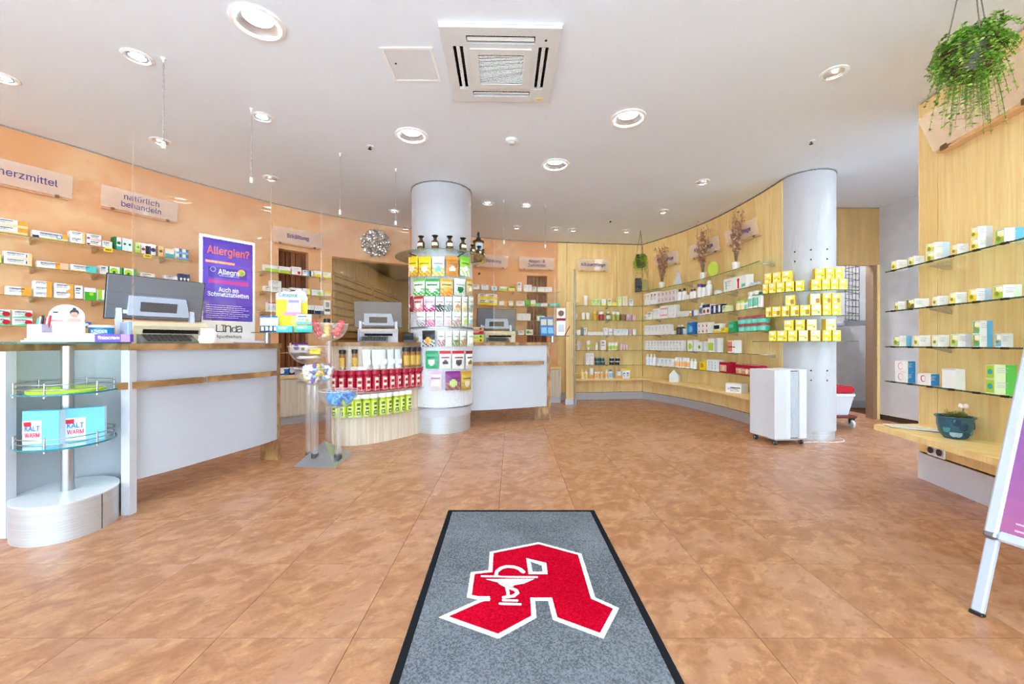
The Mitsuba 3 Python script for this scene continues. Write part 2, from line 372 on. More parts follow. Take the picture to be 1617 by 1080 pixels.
# back and curved walls: maple panels with open joints
def panel_wall(name, curve, cuts, z0=.13):
    key = struct(name)
    put(key, one(strip(curve, .02, .12, 0, ZC), (120, 84, 48)).ply('matte'))
    ss = [0] + cuts + [curve.length]
    for a, b in zip(ss[:-1], ss[1:]):
        part(key, 'panel', one(strip(sub(curve, a + .003, b - .003), 0, .019, z0, ZC - .015), 'beige').ply('maple'))
    return key
panel_wall('wall_back', W_B, [s_at(W_B, 895), s_at(W_B, 974)])
panel_wall('wall_right', W_R, [s_at(W_R, x) for x in (1031, 1085.5, 1147.4, 1215.4)])
panel_wall('wall_near', W_N, [.16, 1.4, 2.6], .2)
put('wall_near__end', one(hull([(near(3.02), 3.03, z) for z in (0, ZC)] + [(near(3.02) + .3, 3.03, z) for z in (0, ZC)] + [(near(3.02), 3.02, z) for z in (0, ZC)] + [(near(3.02) + .3, 3.02, z) for z in (0, ZC)]), 'beige').ply('maple'))
put(struct('trim'), one(join([strip(W_B, -.004, .004, ZC - .014, ZC), strip(W_R, -.004, .004, ZC - .014, ZC)]), (120, 112, 104)).ply('matte'))
put(struct('baseboard_back'), one(strip(W_B, -.012, .0, 0, .125), 'steel').ply('steel'))
put(struct('baseboard_right'), one(strip(W_R, -.012, .0, 0, .125), 'steel').ply('steel'))
put(struct('baseboard_near'), one(strip(W_N, -.012, .0, 0, .19), (205, 205, 212)).ply('satin'))
put('wall_back__corner_strip', one(join([box(2.352, 2.47, 7.322, 7.44, 0, ZC), box(.74, .82, 7.16, 7.28, 0, ZC)]), (120, 84, 48)).ply('matte'))
# passage beside the column
put(struct('wall_passage'), one(join([box(4.9, 5.0, 2.9, 5.5, .07, ZC), box(3.0, 3.9, 5.345, 5.45, 0, ZC), hull([(4.83, 5.38, z) for z in (.07, ZC)] + [(4.9, 4.2, z) for z in (.07, ZC)] + [(4.98, 5.38, z) for z in (.07, ZC)] + [(4.98, 4.2, z) for z in (.07, ZC)])]), 'lgrey').ply('plaster'))
put(struct('baseboard_passage'), one(hull([(4.845, 5.36, z) for z in (0, .07)] + [(4.915, 4.2, z) for z in (0, .07)] + [(4.98, 5.36, z) for z in (0, .07)] + [(4.98, 4.2, z) for z in (0, .07)]), (62, 44, 36)).ply('satin'))
k = struct('trim'); put(k, one(box(3.7, 4.835, 5.335, 5.40, 2.03, ZC - .01), 'wood').ply('drawer_wood'))
k = struct('trim'); put(k, one(join([box(4.80, 4.835, 5.325, 5.45, 0, 2.03), box(4.22, 4.25, 5.325, 5.45, 0, 2.03)]), 'wood').ply('maple'))
k = struct('trim'); put(k, one(box(4.755, 4.80, 5.335, 5.45, 0, 2.03), (140, 110, 84)).ply('satin'))
put(struct('wall_corridor'), one(join([box(3.4, 6.0, 6.3, 6.4, .1, ZC), box(5.9, 6.0, 5.45, 6.4, .1, ZC), box(4.84, 6.0, 5.41, 5.5, 0, ZC), box(3.4, 3.5, 5.45, 6.4, 0, ZC)]), 'lgrey').ply('plaster'))
put(struct('baseboard_corridor'), one(box(3.5, 5.9, 6.285, 6.3, 0, .11), (170, 172, 174)).ply('satin'))
# columns
CL, RL, CR, RR = (-.83, 4.79), .346, (3.19, 4.385), .25
def column(name, c, r, label, plinth, n=64):
    k = thing(name, label, 'column')
    part(k, 'shaft', one(lathe([(r, plinth), (r, ZC - .012)], n, *c), (190, 189, 193)).ply('satin'))
    part(k, 'collar', one(lathe([(r + .002, ZC - .012), (r + .006, ZC - .012), (r + .006, ZC)], n, *c), (120, 120, 124)).ply('satin'))
    part(k, 'plinth', one(lathe([(r - .012, 0), (r - .012, plinth - .004), (r, plinth - .002), (r, plinth + .002)], n, *c), 'steel').ply('steel'))
    return k
colL = column('column', CL, RL, 'thick round grey column with hanging sweet bags, between two sales counters', .185)
colR = column('column', CR, RR, 'slim round pale grey column carrying shelves of yellow cartons', .095)
for ang in (-150, -118, -84):
    for z in (.62, .72, 1.86, 1.96):
        a = math.radians(ang); p = np.array([CR[0] + (RR + .001) * math.cos(a), CR[1] + (RR + .001) * math.sin(a), z])
        part(colR, 'screw', one(sphere(p, .008, 1), 'dgrey').ply('metal'))
# ---------------------------------------------------------------- lamps in the ceiling
def lamp_disc(r, z, n=28): return disc(0, 0, z, r, n, up=False)
for (x, y), w in zip(down_xy, ('above the long counter', 'in front of the thick column', 'over the open floor beside the air conditioner', 'between the two columns')):
    k = thing('downlight', f'large round recessed downlight with white rim, {w}', 'ceiling light')
    M = T().translate([x, y, ZC]).matrix
    part(k, 'rim', one(lathe([(.112, .004), (.112, -.006), (.12, -.012), (.136, -.008), (.14, 0)], 40), 'white').ply('satin'), M)
    part(k, 'reflector', one(lathe([(.114, 0), (.1, .02), (.079, .031), (.079, .05), (.12, .055), (.12, 0)], 40), (196, 196, 194)).ply('metal'), M)
    d = one(lamp_disc(.078, .03), 'white').ply('satin'); d['emitter'] = {'type': 'area', 'radiance': {'type': 'rgb', 'value': L_DOWN}}
    part(k, 'diffuser', d, M)
SPOT_L = ['over the monitor of the long counter', 'between the first two hanging screens', 'over the open floor near the hanging fern', 'above the ointment shelves', 'in front of the herbal sign', 'above the purple poster', 'beside the thick column',
          'over the far counter, first of its pair', 'over the far counter, second of its pair', 'by the wall over the far counter', 'by the wall where stucco meets wood', 'above the curved wood wall before the slim column', 'above the dried flowers on the wood wall', 'over the back wood wall', 'in the wood-panelled corner above the small fern']
for i, ((x, y), w) in enumerate(zip(spot_xy, SPOT_L)):
    k = thing('spotlight', f'small round adjustable ceiling spotlight {w}', 'ceiling light')
    M = T().translate([x, y, ZC]).matrix
    part(k, 'rim', one(lathe([(.06, .003), (.06, -.006), (.066, -.009), (.08, -.005), (.082, 0)], 28), 'white').ply('satin'), M)
    eye = i in (2, 4, 5, 9, 11, 12, 13, 14, 10)
    target = np.array([x, y]) * (1.12 if eye else 1.0)
    th = 22 if eye else 0
    ax = np.cross([0, 0, -1], [*(target - (x, y)), 0]) if eye else np.array([1., 0, 0])
    R = trimesh.transformations.rotation_matrix(math.radians(th), ax / np.linalg.norm(ax))
    M2 = np.array(M) @ R
    drop = -.02 if eye else .0
    wash = [w_ * (.62 if i in (4, 5) else 2.2 if i == 2 else 1.6 if i in (11, 12) else 1.2) for w_ in L_WASH]
    part(k, 'reflector', one(lathe([(.046, drop), (.044, drop + .004), (.03, drop + .04), (.05, drop + .075), (.058, .03), (.057, drop + .012), (.05, drop)], 28), (225, 225, 224)).ply('metal'), M2)
    d = one(lamp_disc(.034, drop + .012, 20), 'white').ply('satin'); d['emitter'] = {'type': 'area', 'radiance': {'type': 'rgb', 'value': wash if eye else L_SPOT}}
    part(k, 'bulb', d, M2)
    if eye and i != 2:
        g = one(lathe([(0, drop - .016), (.02, drop - .012), (.032, drop - .002), (.034, drop + .006)], 20), 'white').ply('satin'); g['emitter'] = {'type': 'area', 'radiance': {'type': 'rgb', 'value': [75, 74, 70]}}
        part(k, 'bulb_cover', g, M2)
for (x, y), w in (((4.25, 3.4), 'in the passage behind the near wood wall'), ((4.45, 5.85), 'in the corridor behind the wooden lintel')):
    k = thing('downlight', f'round ceiling downlight {w}', 'ceiling light')
    M = T().translate([x, y, ZC]).matrix
    part(k, 'rim', one(lathe([(.112, .0), (.112, -.012), (.136, -.01), (.14, 0)], 40), 'white').ply('satin'), M)
    d = one(lamp_disc(.11, -.004), 'white').ply('satin'); d['emitter'] = {'type': 'area', 'radiance': {'type': 'rgb', 'value': [160, 180, 192] if x < 4.3 else [420, 460, 490]}}
    part(k, 'diffuser', d, M)
# air conditioner cassette
k = thing('air_conditioner', 'square white ceiling cassette air conditioner with slatted central grille', 'air conditioner')
M = T().translate([AC[0], AC[1], ZC]).rotate([0, 0, 1], 1.2).matrix
h = .345
pan = sbox(-h, -h, h, h)
slots = [sbox(-.2, -.285, .2, -.225), sbox(-.2, .225, .2, .285), sbox(-.285, -.2, -.225, .2), sbox(.225, -.2, .285, .2)]
for s in slots: pan = pan.difference(s)
pan = pan.difference(sbox(-.155, -.155, .155, .155))
body = MB().add(extrude(pan, -.03, -.012), (216, 216, 213)).add(extrude(sbox(-h - .004, -h - .004, h + .004, h + .004).difference(sbox(-.3, -.3, .3, .3)), -.012, 0), (206, 206, 203))
body.add(extrude(sbox(-.3, -.3, .3, .3), .04, .05), (26, 26, 28)).add(extrude(sbox(-.3, -.3, .3, .3).difference(sbox(-.295, -.295, .295, .295)), -.012, .05), (60, 60, 62))
part(k, 'panel', body.ply('satin'), M)
for sx, sy in ((0, -1), (0, 1), (-1, 0), (1, 0)):
    f = box(-.195, .195, -.011, .011, -.0025, .0025)
    f = xf(f, rotm([1, 0, 0], -14)); f = move(f, 0, -.255, -.024)
    part(k, 'flap', one(xf(f, rotm([0, 0, 1], {(0, -1): 0, (0, 1): 180, (-1, 0): -90, (1, 0): 90}[(sx, sy)])), (225, 225, 222)).ply('satin'), M)
part(k, 'grille_frame', one(extrude(sbox(-.185, -.185, .185, .185).difference(sbox(-.14, -.14, .14, .14)), -.036, -.028), (220, 220, 214)).ply('satin'), M)
for i in range(20):
    y = -.136 + .0136 * i
    part(k, 'slat', one(xf(box(-.142, .142, -.0048, .0048, -.002, .002), rotm([1, 0, 0], 28, (0, y + .0068, -.028))), (226, 228, 222)).ply('satin'), M)
part(k, 'sticker', one(join([box(.235, .262, .3, .306, -.0312, -.03), box(.255, .3, .306, .318, -.0312, -.03), box(.262, .285, .292, .3, -.0312, -.03)]), (230, 196, 90)).ply('paper'), M)
part(k, 'sensor', one(box(.255, .268, -.262, -.25, -.0325, -.03), 'black').ply('gloss'), M)
k = thing('access_hatch', 'flat square white inspection hatch in the ceiling beside the air conditioner', 'hatch')
M = T().translate([-.64, 2.6, ZC]).matrix
part(k, 'frame', one(extrude(sbox(-.157, -.157, .157, .157).difference(sbox(-.14, -.14, .14, .14)), -.006, 0), 'white').ply('satin'), M)
part(k, 'lid', one(box(-.1375, .1375, -.1375, .1375, -.004, -.001), (222, 222, 222)).ply('satin'), M)
part(k, 'lock', one(lathe([(.006, -.004), (.006, -.006), (0, -.0062)], 12, -.1, -.02), 'dgrey').ply('metal'), M)
k = thing('smoke_detector', 'small round white smoke detector on the ceiling behind the air conditioner', 'smoke detector')
M = T().translate([*onz(808, 217, ZC)[:2], ZC]).matrix
part(k, 'base', one(lathe([(.0, -.02), (.045, -.02), (.055, -.008), (.055, 0)], 28), 'white').ply('satin'), M)
part(k, 'head', one(lathe([(.0, -.042), (.02, -.042), (.028, -.034), (.03, -.02)], 24), (205, 205, 206)).ply('satin'), M)
for (x, y), w in zip([(584, 227), (1281, 219), (964, 344)], ['before the thick column', 'before the slim column', 'over the back wood wall']):
    k = thing('sprinkler', f'tiny chrome ceiling sprinkler {w}', 'sprinkler')
    M = T().translate([*onz(x, y, ZC)[:2], ZC]).matrix
    part(k, 'plate', one(lathe([(0, -.006), (.026, -.006), (.034, 0)], 20), 'white').ply('satin'), M)
    part(k, 'nozzle', one(lathe([(0, -.028), (.014, -.028), (.016, -.024), (.007, -.02), (.007, -.004)], 16), 'dgrey').ply('metal'), M)
# ================================================================ product builders (local frame: front at y = 0, x to the viewer's right, z up)
_cache = {}
def memo(fn):
    def g(*a, **k):
        key = (fn.__name__, repr(a), repr(k))
        if key not in _cache: _cache[key] = fn(*a, **k)
        return _cache[key]
    return g
def q5(v): return round(max(v, .008) / .004) * .004
def rect(x0, x1, z0, z1, y): return quad((x0, y, z0), (x1, y, z0), (x1, y, z1), (x0, y, z1))
def pdisc(cx, cz, r, y, n=14):
    t = np.arange(n) * 2 * math.pi / n
    return np.column_stack([cx + r * np.cos(t), np.full(n, y), cz + r * np.sin(t)]), np.array([(0, j, j + 1) for j in range(1, n - 1)])
def decorate(mb, w, h, bands, y0=0., z0=0.):
    """Print on a front face: R, L, B, T = a band at that side; M = a band across; D = a dot; N = lines of print; W = a wave; P = a panel."""
    y = y0
    for b in bands:
        y -= .0004
        kind, c = b[0], b[1]; a = b[2] if len(b) > 2 else None
        if kind == 'R': mb.add(rect(w / 2 - w * (a or .3), w / 2, z0, z0 + h, y), c)
        elif kind == 'L': mb.add(rect(-w / 2, -w / 2 + w * (a or .3), z0, z0 + h, y), c)
        elif kind == 'B': mb.add(rect(-w / 2, w / 2, z0, z0 + h * (a or .35), y), c)
        elif kind == 'T': mb.add(rect(-w / 2, w / 2, z0 + h * (1 - (a or .3)), z0 + h, y), c)
        elif kind == 'M': mb.add(rect(-w / 2, w / 2, z0 + h * .42, z0 + h * (.42 + (a or .18)), y), c)
        elif kind == 'D':
            ox, oz, r = a or (0, .5, .25); mb.add(pdisc(ox * w, z0 + oz * h, r * min(w, h), y), c)
        elif kind == 'P':
            x0, x1, a0, a1 = a; mb.add(rect(x0 * w, x1 * w, z0 + a0 * h, z0 + a1 * h, y), c)
        elif kind == 'N':
            x0, z1 = a or (-.4, .82)
            for i, (l, t) in enumerate(((.62, .1), (.5, .05), (.56, .05))):
                zz = z0 + h * (z1 - .17 * i); mb.add(rect(x0 * w, (x0 + l) * w, zz - h * t, zz, y), c)
        elif kind == 'W':
            n = 8; xs = np.linspace(-.5, .5, n + 1) * w; zt = z0 + h * (.12 + (a or .3) * (.5 + .5 * np.sin(np.linspace(-1.6, 1.8, n + 1))))
            for i in range(n): mb.add(quad((xs[i], y, z0), (xs[i + 1], y, z0), (xs[i + 1], y, zt[i + 1]), (xs[i], y, zt[i])), c)
@memo
def carton(w, h, d, base, bands=(), side=None, flank=None):
    mb = MB().add(box(-w / 2, w / 2, 0, d, 0, h), base)
    if side: mb.add(quad((w / 2 + .0004, 0, 0), (w / 2 + .0004, d, 0), (w / 2 + .0004, d, h), (w / 2 + .0004, 0, h)), side).add(quad((-w / 2 - .0004, d, 0), (-w / 2 - .0004, 0, 0), (-w / 2 - .0004, 0, h), (-w / 2 - .0004, d, h)), side)
    if flank:
        c_, f_ = flank; X = w / 2 + .0005
        if f_: mb.add(quad((X, d * (1 - f_), 0), (X, d, 0), (X, d, h), (X, d * (1 - f_), h)), c_)
        for z_, l_ in ((.78, .55), (.62, .42), (.5, .48)): mb.add(quad((X + .0003, d * .1, h * z_ - h * .05), (X + .0003, d * (.1 + l_), h * z_ - h * .05), (X + .0003, d * (.1 + l_), h * z_), (X + .0003, d * .1, h * z_)), 'lgrey')
    mb.add(rect(-w / 2, w / 2, h * .965, h, -.0002), 'lgrey')
    decorate(mb, w, h, bands)
    return (('', mb.ply('paper')),)
def plab(r, n, z0, z1, span=1.25, k=6):
    """A label wrapped round a cylinder's front (angles about -y)."""
    t = np.linspace(-span, span, k + 1) - math.pi / 2
    out = []
    for a, b in zip(t[:-1], t[1:]):
        out.append(quad((r * math.cos(a), r * math.sin(a), z0), (r * math.cos(b), r * math.sin(b), z0), (r * math.cos(b), r * math.sin(b), z1), (r * math.cos(a), r * math.sin(a), z1)))
    return join(out)
@memo
def bottle(w, h, d, base, cap='white', label=None, neck=.35, mark=None, mat='satin', art=()):
    r = w / 2; b = MB().add(lathe([(0, 0), (r * .94, 0), (r, h * .03), (r, h * .66), (r * .85, h * .73), (r * neck, h * .79), (r * neck, h * .83)], 14, 0, r), base)
    if label: b.add(move(plab(r * 1.012, 14, h * .12, h * .6), 0, r), label)
    if mark: b.add(move(plab(r * 1.022, 14, h * .2, h * .36, .8, 4), 0, r), mark)
    for i_, (z0, z1, sp_, cc) in enumerate(art): b.add(move(plab(r * (1.015 + .008 * i_), 14, h * z0, h * z1, sp_, 4), 0, r), cc)
    c = MB().add(lathe([(r * neck * 1.25, h * .8), (r * neck * 1.25, h * .985), (r * neck * 1.1, h), (0, h)], 12, 0, r), cap)
    return (('body', b.ply(mat)), ('cap', c.ply('satin')))
@memo
def pot(w, h, d, base, cap='white', label=None):
    r = w / 2; b = MB().add(lathe([(0, 0), (r * .92, 0), (r * .97, h * .04), (r * .97, h * .68), (r * .9, h * .72)], 16, 0, r), base)
    if label: b.add(move(plab(r * .985, 14, h * .14, h * .56), 0, r), label)
    c = MB().add(lathe([(r, h * .7), (r, h * .97), (r * .95, h), (0, h)], 16, 0, r), cap)
    return (('body', b.ply('satin')), ('lid', c.ply('satin')))
@memo
def tubepack(w, h, d, base, cap='white', bands=()):
    n = 14; t = np.arange(n) * 2 * math.pi / n
    rings = [(.40, .9, .14), (.44, .8, .3), (.48, .4, .7), (.5, .08, 1.0)]
    v = np.vstack([np.column_stack([w * a * np.cos(t), w * .42 + w * .42 * b * np.sin(t), np.full(n, h * z)]) for a, b, z in rings]); f = []
    for i in range(3):
        for j in range(n):
            k = (j + 1) % n; f += [(i * n + j, i * n + k, (i + 1) * n + k), (i * n + j, (i + 1) * n + k, (i + 1) * n + j)]
    b = MB().add((v, np.array(f)), base)
    y = .05 * w
    mb2 = MB()
    for kind, c, (z0, z1) in bands:
        b.add(quad((-w * .4, y, h * z0), (w * .4, y, h * z0), (w * .44, y + .3 * w * (z1 - z0), h * z1), (-w * .44, y + .3 * w * (z1 - z0), h * z1)), c)
    c = MB().add(lathe([(w * .36, 0), (w * .4, h * .02), (w * .4, h * .14), (0, h * .145)], 14, 0, w * .42), cap)
    return (('body', b.ply('satin')), ('cap', c.ply('satin')))
@memo
def tag(w=.045, h=.025):
    return (('', MB().add(box(-w / 2, w / 2, 0, .002, 0, h), 'yellow').add(rect(-w * .35, w * .35, h * .25, h * .7, -.0006), (150, 120, 20)).ply('paper')),)
def place(name, parts, M, label, cat, group=None):
    k = thing(name, label, cat, group)
    if len(parts) == 1 and parts[0][0] == '': put(k, parts[0][1], M)
    else:
        for n, s in parts: part(k, n, s, M)
    return k
BUILD = dict(carton=carton, bottle=bottle, jar=pot, tube=tubepack)
NAMES = dict(carton=('carton', 'box'), bottle=('bottle', 'bottle'), jar=('cream_jar', 'jar'), tube=('cream_tube', 'tube'))
ORD = 'first second third fourth fifth sixth seventh eighth ninth tenth eleventh twelfth thirteenth fourteenth'.split()
LEVEL = {1: [''], 2: ['lower ', 'upper '], 3: ['bottom ', 'middle ', 'top ']}
def fit(text, most=16):
    for cut in (' the ', ' counted ', ' with ', ' a '):
        while len(text.replace('-', ' ').split()) > most and cut in text: text = text[::-1].replace(cut[::-1], ' ', 1)[::-1]
    return text
class Shelf:
    """A shelf along a plan curve (its front edge, room to the right of it): glass, polished edge, brackets, and what stands on it."""
    def __init__(s, front, z, where, anchor=''):
        s.front, s.z, s.where, s.anchor = front, z, where, anchor
        s.line = off(front, .02)
    def run(s, x0, x1, hp, kind, desc, n=1, st=1, d=None, depth=.085, inset=0., gap=.06, turn=0, front=1., **style):
        line = s.line if not inset else off(s.front, .02 + inset)
        p0, p1 = ray(line, x0), ray(line, x0 + (x1 - x0) * front); s0, s1 = line.project(Point(*p0)), line.project(Point(*p1))
        if np.linalg.norm(p1 - p0) > 1.5 or (p1 == p0).all(): print('odd run', desc, p0, p1)
        full = max(np.linalg.norm(p1 - p0), s1 - s0) / n; u = (p1 - p0) / np.linalg.norm(p1 - p0)
        nrm = np.array([u[1], -u[0]])                                   # to the right of the run: the room
        w = q5(full * (1 - gap))
        name, cat = NAMES[kind]
        dd = q5(min(d or depth, w * 1.6 + .02)) if kind == 'carton' else w
        if front < 1:
            kx = (x1 - CX) / F; dd = round(min(max((p1[0] - kx * p1[1]) / (nrm[0] - kx * nrm[1]), .04), .165), 3)
        label = f'{desc} {s.where}'
        h = q5(hp * (p0[1] + p1[1]) / 2 / F)
        shape = BUILD[kind](w, h, dd, **style)
        for i in range(n):
            sm = s0 + (s1 - s0) * (i + .5) / n
            P = np.array(line.interpolate(sm).coords[0])
            if n > 1:
                e = np.array(line.interpolate(min(sm + .02, line.length)).coords[0]) - np.array(line.interpolate(max(sm - .02, 0)).coords[0]); e /= np.linalg.norm(e)
                nrm = np.array([e[1], -e[0]])
            for j in range(st):
                a = math.radians(turn + (rnd.uniform(-1.5, 1.5) if kind == 'carton' else rnd.uniform(-15, 15)))
                nn = np.array([nrm[0] * math.cos(a) - nrm[1] * math.sin(a), nrm[0] * math.sin(a) + nrm[1] * math.cos(a)])
                lab = LEVEL[st][j] + (f'{ORD[i]} {desc} {s.where}, counted {s.anchor}' if n > 1 else label)
                place(name, shape, frame([P[0] - nrm[0] * 0, P[1], s.z + j * (h + .0005)], nn), fit(lab), cat, label if n * st > 1 else None)
def glass_shelf(front, depth, z, label, brackets=(), t=.007, edge=(96, 108, 62), clips=0, back=None):
    """front: plan curve with the room on its right; the glass lies between it and the wall."""
    k = thing('glass_shelf', label, 'shelf')
    poly = back if back is not None else ribbon_poly(front, 0, depth)
    part(k, 'pane', one(extrude(poly, z - t, z - .0005), 'white').ply('glass'))
    part(k, 'edge', one(strip(front, -.002, 0.0005, z - t, z - .0004), edge).ply('satin'))
    for sd in brackets:
        p = np.array(front.interpolate(sd).coords[0]); e = np.array(front.interpolate(min(sd + .01, front.length)).coords[0]) - np.array(front.interpolate(max(sd - .01, 0)).coords[0])
        e /= np.linalg.norm(e); M = frame([*p, z - t], (e[1], -e[0]))
        part(k, 'bracket', one(hull([(-.008, depth * .45, -.004), (.008, depth * .45, -.004), (-.008, depth, -.004), (.008, depth, -.004), (-.008, depth * .45, 0), (.008, depth * .45, 0), (-.008, depth, -.035), (.008, depth, -.035), (-.008, depth, 0), (.008, depth, 0)]), (186, 178, 164)).ply('metal'), M)
    for i in range(clips):
        sd = front.length * (i + .5) / clips
        p = np.array(front.interpolate(sd).coords[0]); e = np.array(front.interpolate(min(sd + .01, front.length)).coords[0]) - np.array(front.interpolate(max(sd - .01, 0)).coords[0])
        e /= np.linalg.norm(e); M = frame([*p, z - t], (e[1], -e[0]))
        part(k, 'price_clip', one(box(-.02, .02, -.006, .004, -.002, .010), 'black').ply('satin'), M)
    return k
def shelf_front(wall, depth, x0, x1):
    c = off(wall, -depth)
    return sub(c, s_at(c, x0), s_at(c, x1))
NTH = ['top', 'second', 'third', 'fourth', 'fifth', 'sixth']
def R_(sh, *rows):
    for r in rows:
        a, kw = (r[:-1], r[-1]) if isinstance(r[-1], dict) else (r, {})
        sh.run(*a, **kw)
# ---------------------------------------------------------------- A: ointment shelves on the stucco above the long counter
ZS = [1.875, 1.63, 1.385, 1.14, .885, .63]
fA = shelf_front(W_O, .2, -60, 304)
SA = []
for i, z in enumerate(ZS[:5]):
    glass_shelf(fA, .195, z, f'long {NTH[i]} glass shelf on the orange wall beside the purple poster', [fA.length * q for q in (.25, .52, .86)], edge=(150, 122, 56))
    SA.append(Shelf(fA, z, f'on the {NTH[i]} shelf by the poster', 'towards the poster'))
def wN(*more): return (('N', 'ink'),) + more
og = (('R', 'orange', .22), ('W', (250, 214, 150), .25), ('N', 'ink', (-.44, .85)))
R_(SA[0], (-34, 46, 11.5, 'carton', 'wide white carton with orange end', 1, 2, dict(base='white', bands=og)),
   (49, 109, 11.5, 'carton', 'long white carton with navy corner and blue ring', dict(base='white', bands=(('R', 'orange', .17), ('W', (225, 232, 150), .2), ('P', 'navy', (-.5, -.32, 0, .35)), ('N', 'navy', (-.3, .8)), ('D', 'blue', (.25, .5, .3)), ('D', 'white', (.25, .5, .2))))),
   (111, 135, 9, 'carton', 'small white carton with orange corner', 1, 2, dict(base='white', bands=(('R', (245, 200, 130), .2), ('N', 'ink')))),
   (137, 160, 9, 'carton', 'small white carton with wine red corner', 1, 2, dict(base='white', bands=(('P', 'wine', (-.5, -.3, 0, .4)), ('W', (245, 190, 190), .2), ('N', 'ink', (-.25, .8))))),
   (161, 178, 11, 'carton', 'plain white carton over a yellow price tag', dict(base='white', bands=wN())),
   (181, 192, 20, 'carton', 'upright teal and white carton with dark dot', dict(base='white', side='dgreen', bands=(('B', 'teal', .3), ('L', 'dgreen', .25), ('D', 'dgreen', (.1, .55, .3))))),
   (193, 209, 20, 'carton', 'slim white carton with small teal dot', 2, dict(base=(225, 245, 240), bands=(('D', 'dgreen', (0, .55, .28)), ('T', 'white', .2)))),
   (214, 222, 17, 'carton', 'upright lime carton with green dot', dict(base=(214, 232, 130), bands=(('D', 'green', (0, .55, .3)), ('B', 'lime', .3)))),
   (223, 230, 17, 'carton', 'upright pale pink carton with red dot', dict(base=(242, 222, 224), bands=(('D', 'wine', (0, .45, .42)),))),
   (236, 246, 17, 'carton', 'upright white carton with navy dot', dict(base='white', side='navy', bands=(('L', 'navy', .2), ('D', 'navy', (.1, .5, .4))))),
   (250, 258, 17, 'carton', 'upright orange carton with brown dot', dict(base=(245, 200, 130), bands=(('D', 'brown', (0, .5, .35)),))),
   (261, 275, 14, 'carton', 'short white carton with teal foot', 2, dict(base='white', bands=(('B', 'teal', .45), ('T', (245, 225, 180), .2)))),
   (277, 298, 8.5, 'carton', 'little white and slate blue carton', 2, 2, dict(base='white', bands=(('R', (90, 110, 150), .45), ('B', 'sky', .4)))))
R_(SA[1], (-22, 2, 14, 'carton', 'bright green carton at the shelf end', dict(base='green', bands=(('R', 'lemon', .3),))),
   (5, 52, 10.5, 'carton', 'white carton with orange swoosh and runner', 1, 2, dict(base='white', bands=(('R', (250, 205, 140), .14), ('W', (250, 220, 170), .18), ('N', 'ink'), ('P', 'navy', (.28, .32, .3, .75))))),
   (57, 109, 10.5, 'carton', 'long white carton with broad orange block', dict(base='white', bands=(('R', 'orange', .42), ('R', (244, 190, 150), .26), ('N', 'ink')))),
   (111, 153, 10.5, 'carton', 'long white carton with turquoise block', dict(base='white', bands=(('B', 'orange', .15), ('R', (90, 205, 200), .42), ('N', 'ink')))),
   (158, 171, 14, 'carton', 'plain pale grey carton', dict(base=(226, 222, 218), bands=wN())),
   (172, 194, 14, 'carton', 'white carton with green runner, first of its pair', dict(base='white', side='green', bands=(('R', 'green', .2), ('D', 'lime', (-.15, .5, .35)), ('P', 'dgreen', (-.25, -.05, .15, .5))))),
   (195, 216, 14, 'carton', 'white carton with green runner, second of its pair', dict(base='white', side='green', bands=(('R', 'green', .22), ('D', 'lime', (-.15, .5, .35)), ('P', 'dgreen', (-.25, -.05, .15, .5))))),
   (221, 246, 10, 'carton', 'flat cream carton with grey print', dict(base='cream', bands=wN())),
   (260, 281, 10, 'carton', 'flat white carton with teal band', dict(base='white', bands=(('B', 'teal', .4), ('N', 'ink', (-.4, .9))))),
   (283, 300, 15, 'carton', 'slim navy carton with white flame', 3, dict(base='navy', bands=(('D', 'white', (0, .45, .4)), ('P', 'white', (-.15, .15, .1, .45))))))
R_(SA[2], (9, 51, 14, 'carton', 'low white carton with orange half', dict(base='white', bands=(('R', 'orange', .42), ('N', 'ink')))),
   (53, 83, 8.7, 'carton', 'small white carton with orange end, stacked three high', 1, 3, dict(base='white', bands=(('R', 'orange', .32), ('N', 'ink')))),
   (85, 117, 11.5, 'carton', 'white carton with rounded orange end, stacked two high', 1, 2, dict(base='white', bands=(('R', 'orange', .4), ('D', 'white', (.1, .5, .4)), ('N', 'ink')))),
   (118, 131, 22, 'carton', 'tall white carton with red foot line', dict(base='white', bands=(('B', 'red', .06), ('N', 'ink')))),
   (133, 152, 20, 'carton', 'bright green and white square carton', dict(base='white', bands=(('B', (60, 180, 40), .65), ('D', 'lime', (.1, .5, .2))))),
   (154, 166, 18, 'carton', 'lime and white square carton', dict(base='white', bands=(('L', 'lime', .6), ('B', 'teal', .12)))))
R_(SA[3], (-16, 17, 12.5, 'carton', 'white green carton with red disc, in the outer pair', 1, 2, dict(base='white', bands=(('W', (110, 200, 150), .3), ('N', 'ink'), ('D', 'red', (.3, .45, .32))))),
   (19, 52, 12.5, 'carton', 'white green carton with red disc, in the inner stack', 1, 2, dict(base='white', bands=(('W', (110, 200, 150), .3), ('N', 'ink'), ('D', 'red', (.3, .45, .32))))),
   (133, 145, 9, 'carton', 'small blue carton with red dot', dict(base='blue', bands=(('D', 'red', (.2, .4, .3)), ('D', 'white', (-.2, .5, .3))))))
R_(SA[4], (-30, 7, 13, 'carton', 'blue carton with green edge', dict(base='blue', bands=(('R', 'green', .3), ('B', 'teal', .3)))))
k = thing('price_tag', 'yellow price tag under the plain white carton on the top ointment shelf', 'price tag')
for (sx, zz), k in zip(((171, 1.875), (233, 1.875)), (k, None)):
    if k is None: k = thing('price_tag', 'yellow price tag under the lime and pink cartons on the top shelf', 'price tag')
    p = ray(off(fA, -.006), sx); put(k, tag(.06, .036)[0][1], frame([*p, zz - .036], (.8, -.6)))
